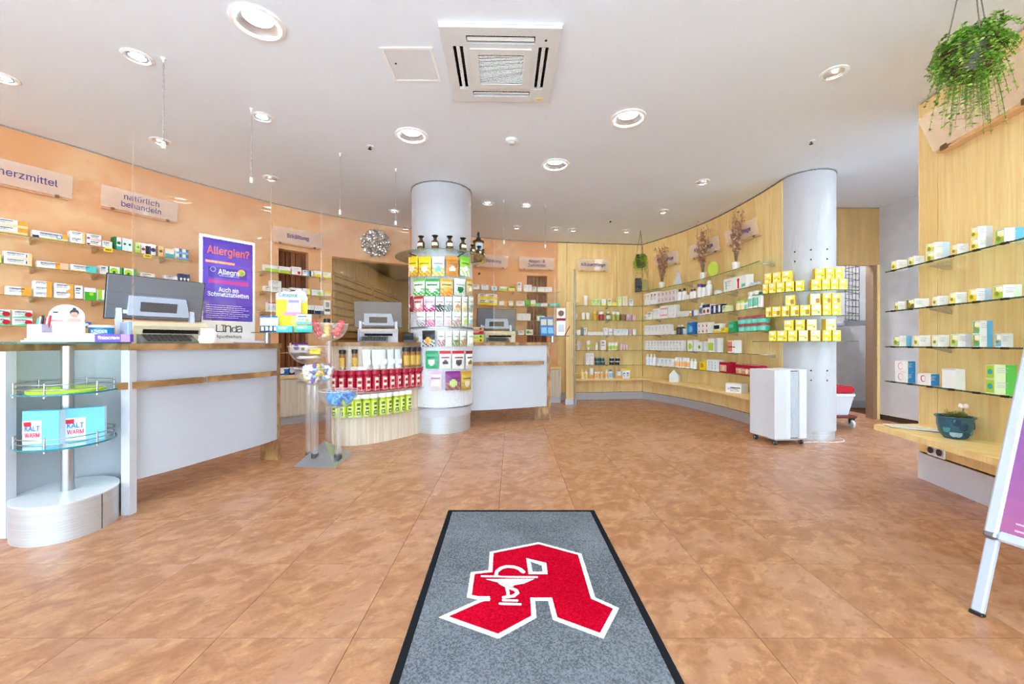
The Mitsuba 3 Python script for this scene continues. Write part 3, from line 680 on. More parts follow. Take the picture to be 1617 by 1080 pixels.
# ---------------------------------------------------------------- B: cold-remedy shelves before the niche
fB = shelf_front(W_O, .2, 414, 524)
SB = []
for i, z in enumerate(ZS[:3]):
    glass_shelf(fB, .195, z, f'{NTH[i]} glass shelf before the dark wooden niche beside the poster', [.06, fB.length - .1], edge=(150, 122, 56))
    SB.append(Shelf(fB, z, f'on the {NTH[i]} shelf before the niche', 'from the poster'))
R_(SB[0], (418, 439, 11, 'carton', 'flat white and lime carton, first of its pair', dict(base='white', bands=(('B', 'lime', .5),))),
   (440, 460, 11, 'carton', 'flat white and lime carton, second of its pair', dict(base='white', bands=(('B', 'lime', .45), ('D', 'orange', (.3, .3, .2))))),
   (461, 476, 13, 'carton', 'white carton with red flower', dict(base='white', bands=(('N', 'rose'), ('D', 'red', (.25, .3, .18))))),
   (478, 488, 9, 'carton', 'white carton with pale blue patch', dict(base='white', bands=(('R', 'sky', .25), ('N', 'ink')))),
   (489, 495, 9, 'carton', 'small black and white carton', dict(base='white', bands=(('L', 'black', .35),))),
   (496, 508, 10, 'carton', 'white carton with yellow foot', dict(base='white', bands=(('B', 'yellow', .45),))),
   (510, 523, 9, 'carton', 'white carton with narrow yellow foot', dict(base='white', bands=(('B', 'lemon', .35), ('N', 'lgrey')))))
R_(SB[1], (419, 427, 9, 'carton', 'small plain white carton', dict(base='white', bands=wN())),
   (428, 445, 9, 'carton', 'white carton with grey print, stacked two high', 1, 2, dict(base='white', bands=(('N', 'grey'),))),
   (446, 458, 8, 'carton', 'white carton with fine red line', dict(base='white', bands=(('B', 'red', .12), ('N', 'lgrey')))),
   (459, 477, 10, 'carton', 'white carton with wine red print', 2, dict(base='white', bands=(('M', 'wine', .2),))),
   (478, 490, 10, 'carton', 'white carton with yellow corner above a yellow tag', dict(base='white', bands=(('R', 'lemon', .4),))),
   (492, 511, 9, 'carton', 'white carton with lime flower', dict(base='white', bands=(('D', 'lime', (.2, .4, .35)), ('N', 'lgrey')))),
   (512, 524, 8, 'carton', 'cream carton with yellow top', dict(base='cream', bands=(('T', 'yellow', .35),))))
R_(SB[2], (423, 440, 15, 'carton', 'slim white carton with red cap line', 5, dict(base='white', bands=(('T', 'red', .12), ('P', 'lgrey', (-.3, .3, .2, .7))))),
   (484, 496, 14, 'carton', 'slim white carton with black foot', 3, dict(base='white', bands=(('B', 'black', .45),))),
   (497, 511, 14, 'carton', 'slim white carton with navy foot', 3, dict(base='white', bands=(('B', 'navy', .4),))),
   (512, 522, 23, 'carton', 'tall white carton with two blue discs', dict(base='white', bands=(('D', 'navy', (-.2, .3, .25)), ('D', 'navy', (.2, .3, .25)), ('P', 'grey', (-.3, .3, .5, .85))))))
k = thing('price_tag', 'yellow price tag below the second shelf before the niche', 'price tag'); put(k, tag()[0][1], frame([*ray(off(fB, -.006), 486), 1.63 - .045], (.5, -.8)))
# ---------------------------------------------------------------- D: shelves behind the far counter
fD = shelf_front(W_O, .2, 742, 886)
SD = []
for i, z in enumerate(ZS[:4]):
    glass_shelf(fD, .195, z, f'{NTH[i]} glass shelf on the orange wall behind the far counter', [fD.length * q for q in (.3, .5, .85)], edge=(150, 130, 70))
    SD.append(Shelf(fD, z, f'on the {NTH[i]} far-counter shelf', 'from the column'))
R_(SD[0], (746, 757, 8, 'carton', 'pale white carton nearest the column', dict(base='white', bands=wN())), (760, 772, 4.2, 'carton', 'flat white carton, stacked two high', 1, 2, dict(base='white', bands=(('N', 'grey'),))),
   (776, 785, 7, 'carton', 'white carton with pale blue dot', dict(base='white', bands=(('D', 'sky', (0, .5, .3)),))), (789, 801, 7, 'carton', 'white carton with lime foot', dict(base='white', bands=(('B', 'lime', .5),))),
   (803, 813, 7, 'carton', 'lime carton with green line', dict(base='lemon', bands=(('T', 'green', .3),))), (817, 824, 15, 'carton', 'tall white carton', dict(base='white', bands=wN())),
   (827, 840, 11, 'carton', 'square white carton before the niche', 2, dict(base='white', bands=(('N', 'lgrey'),))), (841, 847, 8, 'carton', 'small white carton', dict(base='offwhite', bands=wN())),
   (849, 872, 8, 'carton', 'broad white carton at the shelf end', 2, dict(base='white', bands=(('N', 'lgrey'),))))
R_(SD[1], (756, 786, 9, 'carton', 'yellow and white carton', 2, 2, dict(base='white', bands=(('B', 'yellow', .55), ('N', 'ink')))), (788, 801, 7, 'carton', 'white carton with orange end', dict(base='white', bands=(('R', 'orange', .4),))),
   (803, 812, 8, 'carton', 'white carton with ochre edge', dict(base='white', bands=(('R', 'gold', .2), ('N', 'lgrey')))), (815, 829, 8, 'carton', 'white carton with red print', dict(base='white', bands=(('N', 'red'),))),
   (830, 836, 10, 'carton', 'upright bright green carton', dict(base=(90, 200, 60), bands=(('B', 'dgreen', .2),))), (838, 846, 10, 'carton', 'pale green and white carton', dict(base='white', bands=(('B', 'lime', .35),))),
   (847, 865, 5, 'carton', 'flat white and turquoise carton', dict(base='white', bands=(('L', 'mint', .4),))), (867, 885, 5, 'carton', 'flat turquoise carton', dict(base='mint', bands=(('N', 'white'),))))
R_(SD[2], (817, 838, 11, 'carton', 'slim white carton in a row of four', 4, dict(base='white', bands=(('N', 'lgrey'),))), (848, 861, 9, 'carton', 'white carton with green lid line', dict(base='white', bands=(('T', 'green', .2),))))
R_(SD[3], (808, 816, 7, 'carton', 'small teal carton', dict(base='teal', bands=(('N', 'white'),))), (818, 828, 7, 'carton', 'small white carton', dict(base='white', bands=wN())), (830, 842, 9, 'carton', 'white carton with green and orange print', dict(base='white', bands=(('D', 'green', (-.2, .5, .3)), ('D', 'orange', (.2, .4, .2))))))
# ---------------------------------------------------------------- E: back wood wall
ZE = [1.647, 1.396, 1.137, .881, .627]
fE = shelf_front(W_B, .24, 907, 1021)
SE = []
for i, z in enumerate(ZE):
    glass_shelf(fE, .235, z, f'{NTH[i]} glass shelf on the flat back wood wall', [.06, fE.length * .5], edge=(84, 92, 52))
    SE.append(Shelf(fE, z, f'on the {NTH[i]} back-wall shelf', 'towards the corner'))
R_(SE[0], (922, 929, 16, 'tube', 'white cream tube', dict(base='white', cap='white')), (935, 948, 11, 'carton', 'pale lime carton', 2, dict(base=(222, 232, 160), bands=(('N', 'green'),))), (950, 957, 11, 'carton', 'white carton with pale band', 1, dict(base='white', bands=(('B', 'lemon', .3),))),
   (960, 966, 11, 'carton', 'pale green upright carton', dict(base=(228, 236, 190), bands=wN())), (967, 974, 6, 'carton', 'small yellow carton', dict(base='lemon', bands=())), (976, 982, 15, 'carton', 'tall pale lime carton', dict(base=(226, 236, 180), bands=(('N', 'lime'),))),
   (983, 991, 16, 'carton', 'taller cream carton', dict(base='cream', bands=(('N', 'lime'),))), (994, 1000, 11, 'carton', 'plain white carton', dict(base='white', bands=wN())))
R_(SE[1], (909, 913, 14, 'bottle', 'pale pink bottle', dict(base='rose', cap='white')), (919, 933, 12, 'tube', 'white and lime cream tube', 2, dict(base='white', cap='lime')), (936, 944, 14, 'bottle', 'golden yellow bottle', dict(base=(210, 170, 40), cap='lemon')),
   (946, 955, 14, 'jar', 'red and white jar', dict(base=(170, 60, 70), cap='white')), (957, 965, 14, 'bottle', 'dark green bottle with white collar', dict(base=(90, 120, 60), cap='white', label='white')), (967, 979, 14, 'jar', 'lime jar with white lid', 2, dict(base=(170, 180, 80), cap='white')),
   (981, 987, 10, 'carton', 'brown carton', dict(base=(150, 110, 80), bands=())), (989, 997, 10, 'carton', 'mauve carton', dict(base='mauve', bands=(('N', 'white'),))), (999, 1004, 9, 'carton', 'pale rose carton', dict(base='rose', bands=())))
R_(SE[2], (911, 917, 9, 'carton', 'white sloped carton', dict(base='white', bands=())), (917, 921, 17, 'bottle', 'grey green bottle', dict(base=(120, 140, 130), cap='white')), (922, 927, 12, 'carton', 'white upright carton', dict(base='white', bands=wN())), (928, 953, 6, 'carton', 'low white carton', 4, dict(base='white', bands=(('N', 'lgrey'),))),
   (954, 960, 12, 'carton', 'square white carton', dict(base='white', bands=(('N', 'grey'),))), (961, 967, 11, 'carton', 'white carton with grey line', dict(base='white', bands=(('M', 'grey', .1),))), (969, 992, 10, 'carton', 'narrow white carton', 4, dict(base='white', bands=(('N', 'sky'),))),
   (993, 999, 10, 'tube', 'mauve cream tube', dict(base='mauve', cap='white')), (1000, 1007, 10, 'tube', 'white cream tube', dict(base='white', cap='lgrey')))
R_(SE[3], (912, 920, 15, 'tube', 'mauve and white tube', dict(base=(210, 195, 205), cap='white')), (927, 933, 15, 'tube', 'white and green tube', dict(base='white', cap='lgrey', bands=(('P', 'lime', (.3, .6)),))), (940, 945, 12, 'jar', 'small white jar', dict(base='white', cap='lgrey')),
   (949, 957, 16, 'carton', 'white carton with lilac print', dict(base='white', bands=(('N', 'violet'),))), (960, 976, 12, 'jar', 'white jar with green print', 3, dict(base='white', cap='white', label='lime')), (980, 992, 12, 'bottle', 'small pink bottle', 3, dict(base='rose', cap='mauve')))
R_(SE[4], (925, 938, 19, 'carton', 'tall slim white carton', 2, dict(base='white', bands=(('N', 'lgrey'),))), (940, 956, 6, 'jar', 'dark teal jar with grey lid', 2, 2, dict(base=(40, 80, 90), cap='grey')), (964, 980, 6, 'jar', 'black jar with white lid', 2, 2, dict(base='black', cap='lgrey')))
# bench under both wood walls
fbe = shelf_front(W_B, .30, 907, 1024)
fF = shelf_front(W_R, .24, 1016, 1222)
bench = thing('bench', 'continuous low maple bench board along the back and curved wood walls', 'bench')
fbr = shelf_front(W_R, .30, 1024, 1200)
part(bench, 'board', one(extrude(ribbon_poly(LineString([*fbe.coords, *fbr.coords[1:]]), 0, .30), .365, .395), 'beige').ply('maple'))
part(bench, 'edge', one(strip(LineString([*fbe.coords, *fbr.coords[1:]]), -.003, 0, .365, .395), 'beige').ply('maple'))
SBe = Shelf(fbe, .395, 'on the back-wall bench', 'towards the corner')
R_(SBe, (917, 929, 14, 'bottle', 'white and yellow bottle', 2, dict(base='white', cap='lemon', label='yellow')), (932, 937, 17, 'carton', 'white carton with orange foot', dict(base='white', bands=(('B', 'orange', .35),))), (939, 953, 14, 'bottle', 'orange and white bottle', 3, dict(base='white', cap='orange', label='orange')),
   (956, 961, 14, 'bottle', 'white bottle with slim orange label', dict(base='white', cap='white', label='orange')), (962, 970, 14, 'bottle', 'blue capped white bottle', dict(base='white', cap='blue', label='sky')), (975, 981, 11, 'carton', 'small orange and white carton', dict(base='white', bands=(('B', 'orange', .4),))),
   (983, 995, 15, 'carton', 'white carton with yellow lid line', 2, dict(base='white', bands=(('T', 'yellow', .2), ('N', 'ink', (-.4, .6))))))
# ---------------------------------------------------------------- F: curved wood wall
ZF = [1.9, 1.647, 1.396, 1.137, .881, .627]
SF = []
for i, z in enumerate(ZF):
    fi = fF if i else shelf_front(W_R, .24, 1006, 1208)
    glass_shelf(fi, .235, z, f'{NTH[i]} glass shelf on the curved wood wall', [fi.length * q for q in (.06, .36, .68, .95)], edge=(84, 92, 52))
    SF.append(Shelf(fi, z, f'on the {NTH[i]} curved-wall shelf', 'from the corner'))
R_(SF[1], (1014, 1026, 19, 'carton', 'white carton with beige print at the corner', 2, dict(base='white', bands=(('N', 'tan'),))), (1027, 1037, 20, 'carton', 'tall plain white carton', 2, dict(base='white', bands=wN())), (1038, 1067, 9.5, 'carton', 'small mauve white carton in the double row', 5, 2, dict(base=(232, 222, 224), bands=(('D', 'mauve', (0, .5, .25)), ('N', 'mauve')))),
   (1068, 1080, 19, 'bottle', 'white bottle with black cap', 2, dict(base='white', cap='black')), (1081, 1086, 8, 'carton', 'low white carton', dict(base='white', bands=())), (1087, 1096, 16, 'bottle', 'slim white bottle with navy cap', 2, dict(base='white', cap='navy')),
   (1098, 1104, 22, 'bottle', 'tall white bottle with violet cap', dict(base='white', cap='violet', neck=.7)), (1105, 1111, 20, 'bottle', 'white bottle with dark blue cap', dict(base='white', cap='navy', neck=.7)), (1113, 1119, 25, 'bottle', 'tallest white bottle', dict(base='white', cap='white', neck=.5)), (1125, 1134, 7, 'jar', 'small pale jar', 1, dict(base='offwhite', cap='lgrey')),
   (1142, 1160, 21, 'carton', 'large white carton with teal stripe', dict(base='white', bands=(('P', 'mint', (-.3, -.2, .2, .8)), ('N', 'lgrey')))), (1161, 1179, 21, 'carton', 'large white carton with red figure', dict(base='white', bands=(('D', 'red', (-.25, .7, .16)), ('P', 'red', (-.32, -.18, .1, .6)), ('P', 'mint', (.05, .4, .15, .35))))), (1182, 1198, 7, 'bottle', 'tiny white bottle', 4, dict(base='lgrey', cap='grey')))
R_(SF[2], (1012, 1021, 9, 'carton', 'low white carton with mauve line', dict(base='white', bands=(('M', 'mauve', .2),))), (1022, 1030, 13, 'carton', 'square white carton', dict(base='white', bands=wN())), (1031, 1041, 17, 'carton', 'upright white carton', 2, dict(base='white', bands=(('N', 'lgrey'),))), (1042, 1054, 10, 'carton', 'white carton with rose label', 1, 2, dict(base='white', bands=(('M', 'pink', .25),))),
   (1055, 1067, 7, 'carton', 'white carton of the triple stack', 2, 3, dict(base='white', bands=(('N', 'lgrey'),))), (1069, 1084, 9, 'carton', 'low pale carton', 2, dict(base='offwhite', bands=())), (1086, 1091, 8, 'jar', 'small orange jar', dict(base='orange', cap='white')), (1092, 1101, 9, 'carton', 'blue and white low carton', dict(base='white', bands=(('L', 'blue', .4),))),
   (1102, 1108, 20, 'bottle', 'white pump bottle with navy label', dict(base='white', cap='white', label='navy')), (1109, 1121, 16, 'carton', 'navy and white square carton', 2, dict(base='white', bands=(('T', 'navy', .3), ('D', 'wine', (0, .35, .3))))), (1123, 1138, 14, 'carton', 'navy carton with white slant', 2, dict(base='navy', bands=(('P', 'white', (.0, .45, .1, .9)), ('P', 'blue', (-.4, -.1, .3, .6))))),
   (1140, 1148, 11, 'carton', 'pale lime carton', 1, dict(base=(226, 232, 170), bands=wN())), (1160, 1172, 15, 'bottle', 'white bottle with lime cap', 2, dict(base='white', cap='lime', label='lemon', neck=.8)), (1173, 1178, 13, 'bottle', 'white bottle with green print', dict(base='white', cap='white', label='mint')),
   (1179, 1194, 27, 'bottle', 'large white bottle with teal shoulder', 2, dict(base='white', cap='white', label='mint', neck=.8)), (1196, 1208, 24, 'bottle', 'white bottle with dark green cap', 2, dict(base='white', cap='dgreen', neck=.6)))
R_(SF[3], (1015, 1057, 16, 'carton', 'white carton in the row of seven', 7, dict(base='white', bands=(('N', 'lgrey'),))), (1059, 1065, 6, 'carton', 'low white carton', dict(base='white', bands=())), (1066, 1077, 15, 'bottle', 'dark brown bottle with white cap', 2, dict(base='black', cap='white', label='dgrey')), (1078, 1084, 9, 'carton', 'pale blue carton', dict(base=(190, 220, 235), bands=())),
   (1085, 1094, 19, 'carton', 'tall blue carton with white arc', dict(base='blue', bands=(('D', 'sky', (.1, .4, .4)), ('P', 'teal', (-.4, -.1, .1, .8))))), (1101, 1119, 8.5, 'carton', 'white carton with small red mark', 3, 2, dict(base='white', bands=(('D', 'red', (0, .4, .2)), ('N', 'lgrey')))), (1127, 1136, 15, 'carton', 'black and yellow carton', dict(base='white', bands=(('M', 'black', .4), ('B', 'yellow', .25)))),
   (1138, 1148, 8, 'carton', 'low yellow carton', dict(base='yellow', bands=(('N', 'ink'),))), (1150, 1158, 17, 'carton', 'green upright carton', dict(base=(50, 165, 100), bands=(('M', 'mint', .3),))), (1161, 1212, 12, 'jar', 'mint green tub with red lid', 4, 2, dict(base='mint', cap=(178, 66, 76), label=(120, 215, 190))))
R_(SF[4], (1014, 1077, 16, 'carton', 'slim white carton in the row of twelve', 12, dict(base='white', bands=(('P', (200, 210, 214), (-.3, .3, .12, .3)), ('N', 'grey', (-.36, .86))))), (1085, 1096, 18, 'carton', 'white leaflet card with lime leaf', dict(base='white', bands=(('D', 'lime', (-.1, .45, .3)), ('R', 'lgrey', .25)))), (1100, 1112, 16, 'carton', 'white card with green sprig', dict(base='white', bands=(('D', 'green', (-.15, .45, .18)), ('R', 'lgrey', .3)))),
   (1117, 1133, 22, 'carton', 'tall white card with lime photograph', dict(base='white', bands=(('P', 'lime', (-.45, .1, .1, .65)), ('R', 'lgrey', .3)))), (1149, 1161, 20, 'carton', 'coral and white carton', dict(base='white', bands=(('P', (220, 130, 110), (-.5, .1, .1, .9)), ('M', 'wine', .08)))))
R_(SF[5], (1016, 1034, 18, 'bottle', 'white lotion bottle', 3, dict(base='white', cap='white', label=(225, 232, 240))), (1037, 1062, 13, 'carton', 'white carton with blue print', 4, dict(base='white', bands=(('N', 'sky'),))), (1064, 1087, 16, 'bottle', 'slim white bottle with orange label', 6, dict(base='white', cap='white', label='orange', neck=.6)), (1088, 1097, 16, 'bottle', 'slim plain white bottle', 2, dict(base='white', cap='white')),
   (1104, 1113, 14, 'carton', 'yellow upright carton', dict(base='yellow', bands=(('D', 'gold', (0, .5, .3)),))), (1115, 1134, 18, 'carton', 'white carton with black dots', dict(base=(232, 240, 242), bands=tuple(('D', 'ink', (a, b, .05)) for a in (-.3, 0, .3) for b in (.25, .5, .75)))), (1135, 1153, 17, 'carton', 'red carton with beige cream picture', dict(base='crimson', bands=(('P', (220, 170, 140), (-.45, .2, .1, .7)), ('D', 'beige', (-.1, .4, .22))))),
   (1159, 1200, 17, 'carton', 'wide red carton with biscuit picture behind the air purifier', dict(base='crimson', bands=(('P', (205, 150, 110), (-.48, .4, .08, .62)), ('D', 'beige', (-.3, .35, .25)), ('D', 'cream', (0, .35, .25)), ('M', 'white', .05)))))
# ---------------------------------------------------------------- G: yellow cartons on the slim column
ctr = np.array(CR)
fG = spline([(2.62, 4.42), (2.74, 4.2), (2.92, 4.03), (3.12, 3.955), (3.31, 3.96), (3.42, 4.0)], 40)
for i, (z, w) in enumerate(((1.525, 'upper'), (1.275, 'middle'), (1.022, 'lower'))):
    back = Polygon([*fG.coords, (3.40, 4.2), (3.19, 4.125), (3.02, 4.19), (2.93, 4.36), (2.8, 4.5)])
    glass_shelf(fG, .2, z, f'{w} curved glass shelf carrying yellow cartons round the slim column', [], edge=(70, 88, 40), back=back, clips=0)
    sh = Shelf(fG, z, f'on the {w} column shelf', 'from the wood wall')
    yb = (('P', 'white', (-.36, .2, .6, .86)), ('D', 'pink', (-.25, .74, .07)), ('P', (225, 205, 70), (-.42, .2, .36, .5)), ('D', (190, 180, 60), (.25, .3, .12)), ('P', (250, 240, 200), (-.35, .05, .1, .3)))
    yr = yb[:2] + (('P', (190, 140, 60), (.05, .42, .15, .55)),) + yb[4:]
    low = ([(1204, 1213), (1214, 1225), (1226, 1239), (1240, 1254), (1256, 1270), (1281, 1297), (1298, 1311), (1312, 1324), (1325, 1338)], [(1209, 1218), (1219, 1233), (1234, 1247), (1248, 1262), (1263, 1280), (1281, 1297), (1299, 1313), (1314, 1328)], [(1214, 1226), (1227, 1243), (1244, 1259), (1261, 1276), (1280, 1296), (1299, 1313), (1315, 1328)])[i]
    upp = ([(1207, 1218), (1220, 1233), (1234, 1250), (1287, 1303), (1304, 1318), (1319, 1332)], [(1240, 1255), (1279, 1296), (1299, 1313), (1314, 1328)], [(1238, 1253), (1256, 1271), (1274, 1290), (1304, 1320)])[i]
    for rows, what, dz in ((low, 'yellow tea carton in the lower row', 0.), (upp, 'yellow tea carton in the upper row', 17.2)):
        for j, (a, b) in enumerate(rows):
            sh.z = z + (q5(17 * 4.02 / F) + .0005 if dz else 0)
            grp = f'{what} {sh.where}'; lab = fit(f'{ORD[j]} {what} {sh.where}, counted from the wood wall')
            p0, p1 = ray(sh.line, a), ray(sh.line, b); u = (p1 - p0) / np.linalg.norm(p1 - p0); nrm = np.array([u[1], -u[0]])
            pale = (i, j) in ((1, 5), (2, 3), (2, 4)) or (dz and (i, j) in ((1, 1), (2, 2)))
            shp = carton(q5(np.linalg.norm(p1 - p0) * .97), q5(17 * 4.02 / F), .072, base=(244, 222, 72), bands=((('P', (246, 240, 190), (-.46, .46, .04, .96)),) if pale else ()) + (yr if i == 1 and j < 5 else yb), side=(216, 186, 62))
            P = (p0 + p1) / 2
            place('tea_carton', shp, frame([P[0], P[1], sh.z], nrm), lab, 'box', grp)
# ---------------------------------------------------------------- H: shelves on the near wood wall
fH = LineString([np.array([near(Y), Y]) + np.array([-.215, .045]) for Y in np.linspace(3.02, 1.55, 8)])
SH = []
for i, z in enumerate((1.54, 1.242, .978, .72)):
    glass_shelf(fH, .21, z, f'{NTH[i]} glass shelf on the near wood wall behind the white frame', [.28, 1.0], edge=(60, 74, 52), clips=9, t=.009)
    SH.append(Shelf(fH, z, f'on the {NTH[i]} near-wall shelf', 'from the passage'))
def tea(end, pic, mid='white'):
    return dict(base='white', front=.36, depth=.16, flank=(end if end != 'white' else 'offwhite', .45 if end != 'white' else 0), bands=(('P', pic, (-.46, .46, .06, .94)), ('P', (250, 246, 214), (-.2, .46, .5, .9)), ('D', (150, 150, 50), (-.1, .4, .24)), ('D', 'lemon', (.12, .55, .12))))
R_(SH[0], (1407, 1433, 15, 'carton', 'white tea carton with yellow flower at the shelf end', tea('white', 'lemon')), (1434, 1460, 15, 'carton', 'white tea carton with yellow flower, second from the shelf end', tea('white', (226, 222, 140))), (1462, 1500, 14, 'carton', 'white and pale blue tea carton, stacked two high', 1, 2, tea((200, 225, 240), (225, 225, 120))),
   (1502, 1530, 17, 'carton', 'white tea carton with orange flower', tea('white', (240, 205, 120))), (1532, 1568, 18, 'carton', 'white and grey tea carton, stacked two high', 1, 2, tea('lgrey', (250, 220, 100))), (1570, 1617, 24, 'carton', 'white and sky blue tea carton', tea('sky', (160, 200, 80))))
R_(SH[1], (1412, 1430, 14, 'carton', 'small white tea carton with brown leaves', tea('white', (205, 195, 120))), (1431, 1468, 15, 'carton', 'white tea carton with olive leaf', tea('white', 'olive')), (1472, 1498, 16, 'carton', 'white tea carton with pale gold print', tea('white', (250, 235, 190))), (1499, 1527, 18, 'carton', 'white tea carton with sunflower', tea('white', 'lemon')),
   (1529, 1566, 20, 'carton', 'white and pale blue tea carton with orange flower', tea((190, 215, 240), 'yellow')), (1568, 1614, 22, 'carton', 'white tea carton with green lime leaf', tea((225, 240, 215), 'lime')))
R_(SH[2], (1410, 1440, 16, 'carton', 'white and sky blue tea carton at the shelf end', tea('sky', (170, 210, 130))), (1442, 1470, 17, 'carton', 'white tea carton with yellow green leaf', tea('white', (240, 238, 170))), (1472, 1499, 18, 'carton', 'white tea carton with tiny green leaf', tea('white', (225, 240, 200))), (1501, 1534, 20, 'carton', 'white and lavender tea carton', tea((215, 215, 235), (190, 215, 120))),
   (1536, 1568, 21, 'carton', 'sky blue and white tea carton, stacked two high', 1, 2, tea('sky', (110, 180, 120))), (1571, 1600, 22, 'carton', 'white tea carton with yellow dandelion', tea('white', (130, 190, 220))))
R_(SH[3], (1413, 1446, 16.5, 'carton', 'white carton with pink curl and blue end, stacked two high', 1, 2, dict(base='white', front=.55, depth=.14, flank=((50, 130, 190), .8), bands=(('D', 'pink', (0, .5, .34)), ('D', 'white', (.04, .5, .28))))), (1448, 1484, 18, 'carton', 'white carton with red curl and blue end', dict(base='white', front=.55, depth=.14, flank=((50, 130, 190), .8), bands=(('D', 'red', (0, .55, .3)), ('D', 'white', (.04, .55, .24))))),
   (1487, 1525, 30, 'carton', 'plain white cube carton', dict(base='white', front=.6, depth=.13, bands=(('T', 'lgrey', .05),))), (1556, 1606, 22, 'carton', 'green and white tea carton, stacked two high', 1, 2, dict(base=(226, 236, 190), front=.3, depth=.16, flank=((100, 196, 84), .5), bands=(('P', 'lime', (-.46, .46, .06, .94)), ('D', 'teal', (0, .5, .3))))))
# ================================================================ counters
def plank(P, n): return frame(P, n)
C1 = spline([(-2.275, 2.40), (-2.20, 2.60), (-2.135, 2.85), (-2.065, 3.12), (-2.02, 3.32), (-2.006, 3.46)], 30)
E1 = spline([(-2.615, 2.10), (-2.655, 2.33), (-2.56, 2.50), (-2.41, 2.52), (-2.275, 2.40)], 30)
c1 = thing('sales_counter', 'long white curved sales counter with oak worktop, carrying the big grey monitor', 'counter')
part(c1, 'front_panel', one(strip(C1, 0, .03, .18, .958), (184, 187, 195)).ply('satin'))
part(c1, 'end_panel', one(strip(E1, .0, .02, .0, .958), (176, 179, 185)).ply('satin'))
part(c1, 'post', one(box(-2.272, -2.222, 2.355, 2.40, 0, .958), (192, 194, 200)).ply('satin'))
part(c1, 'post', one(box(-2.64, -2.592, 2.075, 2.12, 0, .958), (192, 194, 200)).ply('satin'))
part(c1, 'end_leg', one(join([hull([(x, y, z) for z in (0, .958) for x, y in ((-2.004, 3.465), (-2.004, 3.505), (-2.17, 3.535), (-2.17, 3.495))])]), 'oak').ply('oak'))
top1 = Polygon([*off(C1, -.025).coords, (-2.0, 3.52), (-2.66, 3.62), (-2.95, 2.75), (-2.86, 2.05), (-2.63, 2.07), *[tuple(c) for c in E1.coords][1:-1]]).buffer(0)
part(c1, 'worktop', one(extrude(top1, .958, .998), 'oak').ply('oak'))
for a, b in ((.0, .39), (.42, 1.02)):
    seg = sub(off(C1, -.055), a, b) if a else LineString([(-2.26, 2.32), *sub(off(C1, -.055), .06, b).coords])
    part(c1, 'rail', one(strip(seg, -.011, .011, .732, .772), 'oak').ply('oak'))
part(c1, 'rail_bracket', one(strip(sub(off(C1, -.03), .38, .43), -.03, .03, .738, .766), 'steel').ply('metal'))
# oval display stand at its end
OC, OU, OV = np.array([-2.44, 2.225]), np.array([.78, .62]), np.array([-.62, .78])
def oval(a, b, n=56): return Polygon([OC + a * math.cos(t) * OU + b * math.sin(t) * OV for t in np.linspace(0, 2 * math.pi, n, endpoint=False)])
ds = thing('display_stand', 'oval steel display stand with glass tiers at the end of the long counter', 'display stand')
part(ds, 'base', one(extrude(oval(.205, .265), 0, .188), 'steel').ply('steel'))
part(ds, 'base_top', one(extrude(oval(.207, .267), .188, .194), (205, 206, 210)).ply('satin'))
part(ds, 'pole', one(move(lathe([(.026, .19), (.026, .985)], 24), *OC), 'steel').ply('metal'))
part(ds, 'base_joint', one(move(box(-.0015, .0015, -.002, .002, .002, .188), *(OC + .1 * OU * 1.55 - .265 * OV * .655)), 'dgrey').ply('satin'))
for z, w in ((.735, 'upper'), (.462, 'lower')):
    t_ = part(ds, 'glass_tier', one(extrude(oval(.195, .25), z, z + .009), 'white').ply('glass'))
    part(t_, 'rim', one(extrude(oval(.196, .251).difference(oval(.193, .248)), z, z + .0085), (36, 120, 130)).ply('gloss'))
    for dz in (.03, .055):
        ring = np.array(oval(.186, .24).exterior.coords)[:-1]
        part(t_, 'rail', one(tube(np.column_stack([ring, np.full(len(ring), z + dz)]), .0028, 6, True), 'steel').ply('metal'))
    for t in np.linspace(.3, 6.58, 7)[:-1]:
        p = OC + .186 * math.cos(t) * OU + .24 * math.sin(t) * OV
        part(t_, 'rail_post', one(move(lathe([(.0, -.012), (.006, -.012), (.006, -.002), (.0045, 0), (.0045, .062), (0, .066)], 10), *p, z), 'steel').ply('metal'))
g_ = part(ds, 'top_plate', one(extrude(oval(.255, .33), .999, 1.007), 'white').ply('glass'))
part(g_, 'rim', one(extrude(oval(.256, .331).difference(oval(.253, .328)), .999, 1.0065), (40, 110, 110)).ply('gloss'))
k = thing('leaflet', 'lime green leaflet lying on the upper glass tier of the oval stand', 'leaflet')
put(k, one(extrude(oval(.15, .2), .7445, .752), 'lime').ply('paper'))
for (xa, xb, yb, yt, tn), w in zip(((36, 93, 697, 642, -8), (108, 160, 686, 637, 20)), ('standing before the pole', 'turned sideways behind the pole')):
    Yc = 2.10 if xa < 50 else 2.2
    p0 = at((xa + xb) / 2, yb, Yc); wd = .155
    k = thing('cold_pack_box', f'pale blue cold and warm pack box with red square, {w}', 'box')
    M = frame([p0[0], Yc, .4715], (.35 + math.sin(math.radians(tn)), -.9))
    mb = MB().add(box(-wd / 2, wd / 2, 0, .05, 0, .178), 'sky')
    decorate(mb, wd, .178, (('P', 'white', (-.5, .02, .05, .72)), ('P', 'red', (-.46, -.26, .55, .68)), ('P', (190, 220, 240), (-.48, -.05, .08, .5))))
    mb.add(text('KALT', .026, -.035, -.0022, .075, bold=True, width=.062), (70, 110, 200)).add(text('WARM', .022, -.035, -.0022, .043, bold=True, width=.062), (220, 70, 90))
    mb.add(quad((wd / 2 + .0004, .002, 0), (wd / 2 + .0004, .05, 0), (wd / 2 + .0004, .05, .178), (wd / 2 + .0004, .002, .178)), (200, 225, 240))
    put(k, mb.ply('paper'), M)
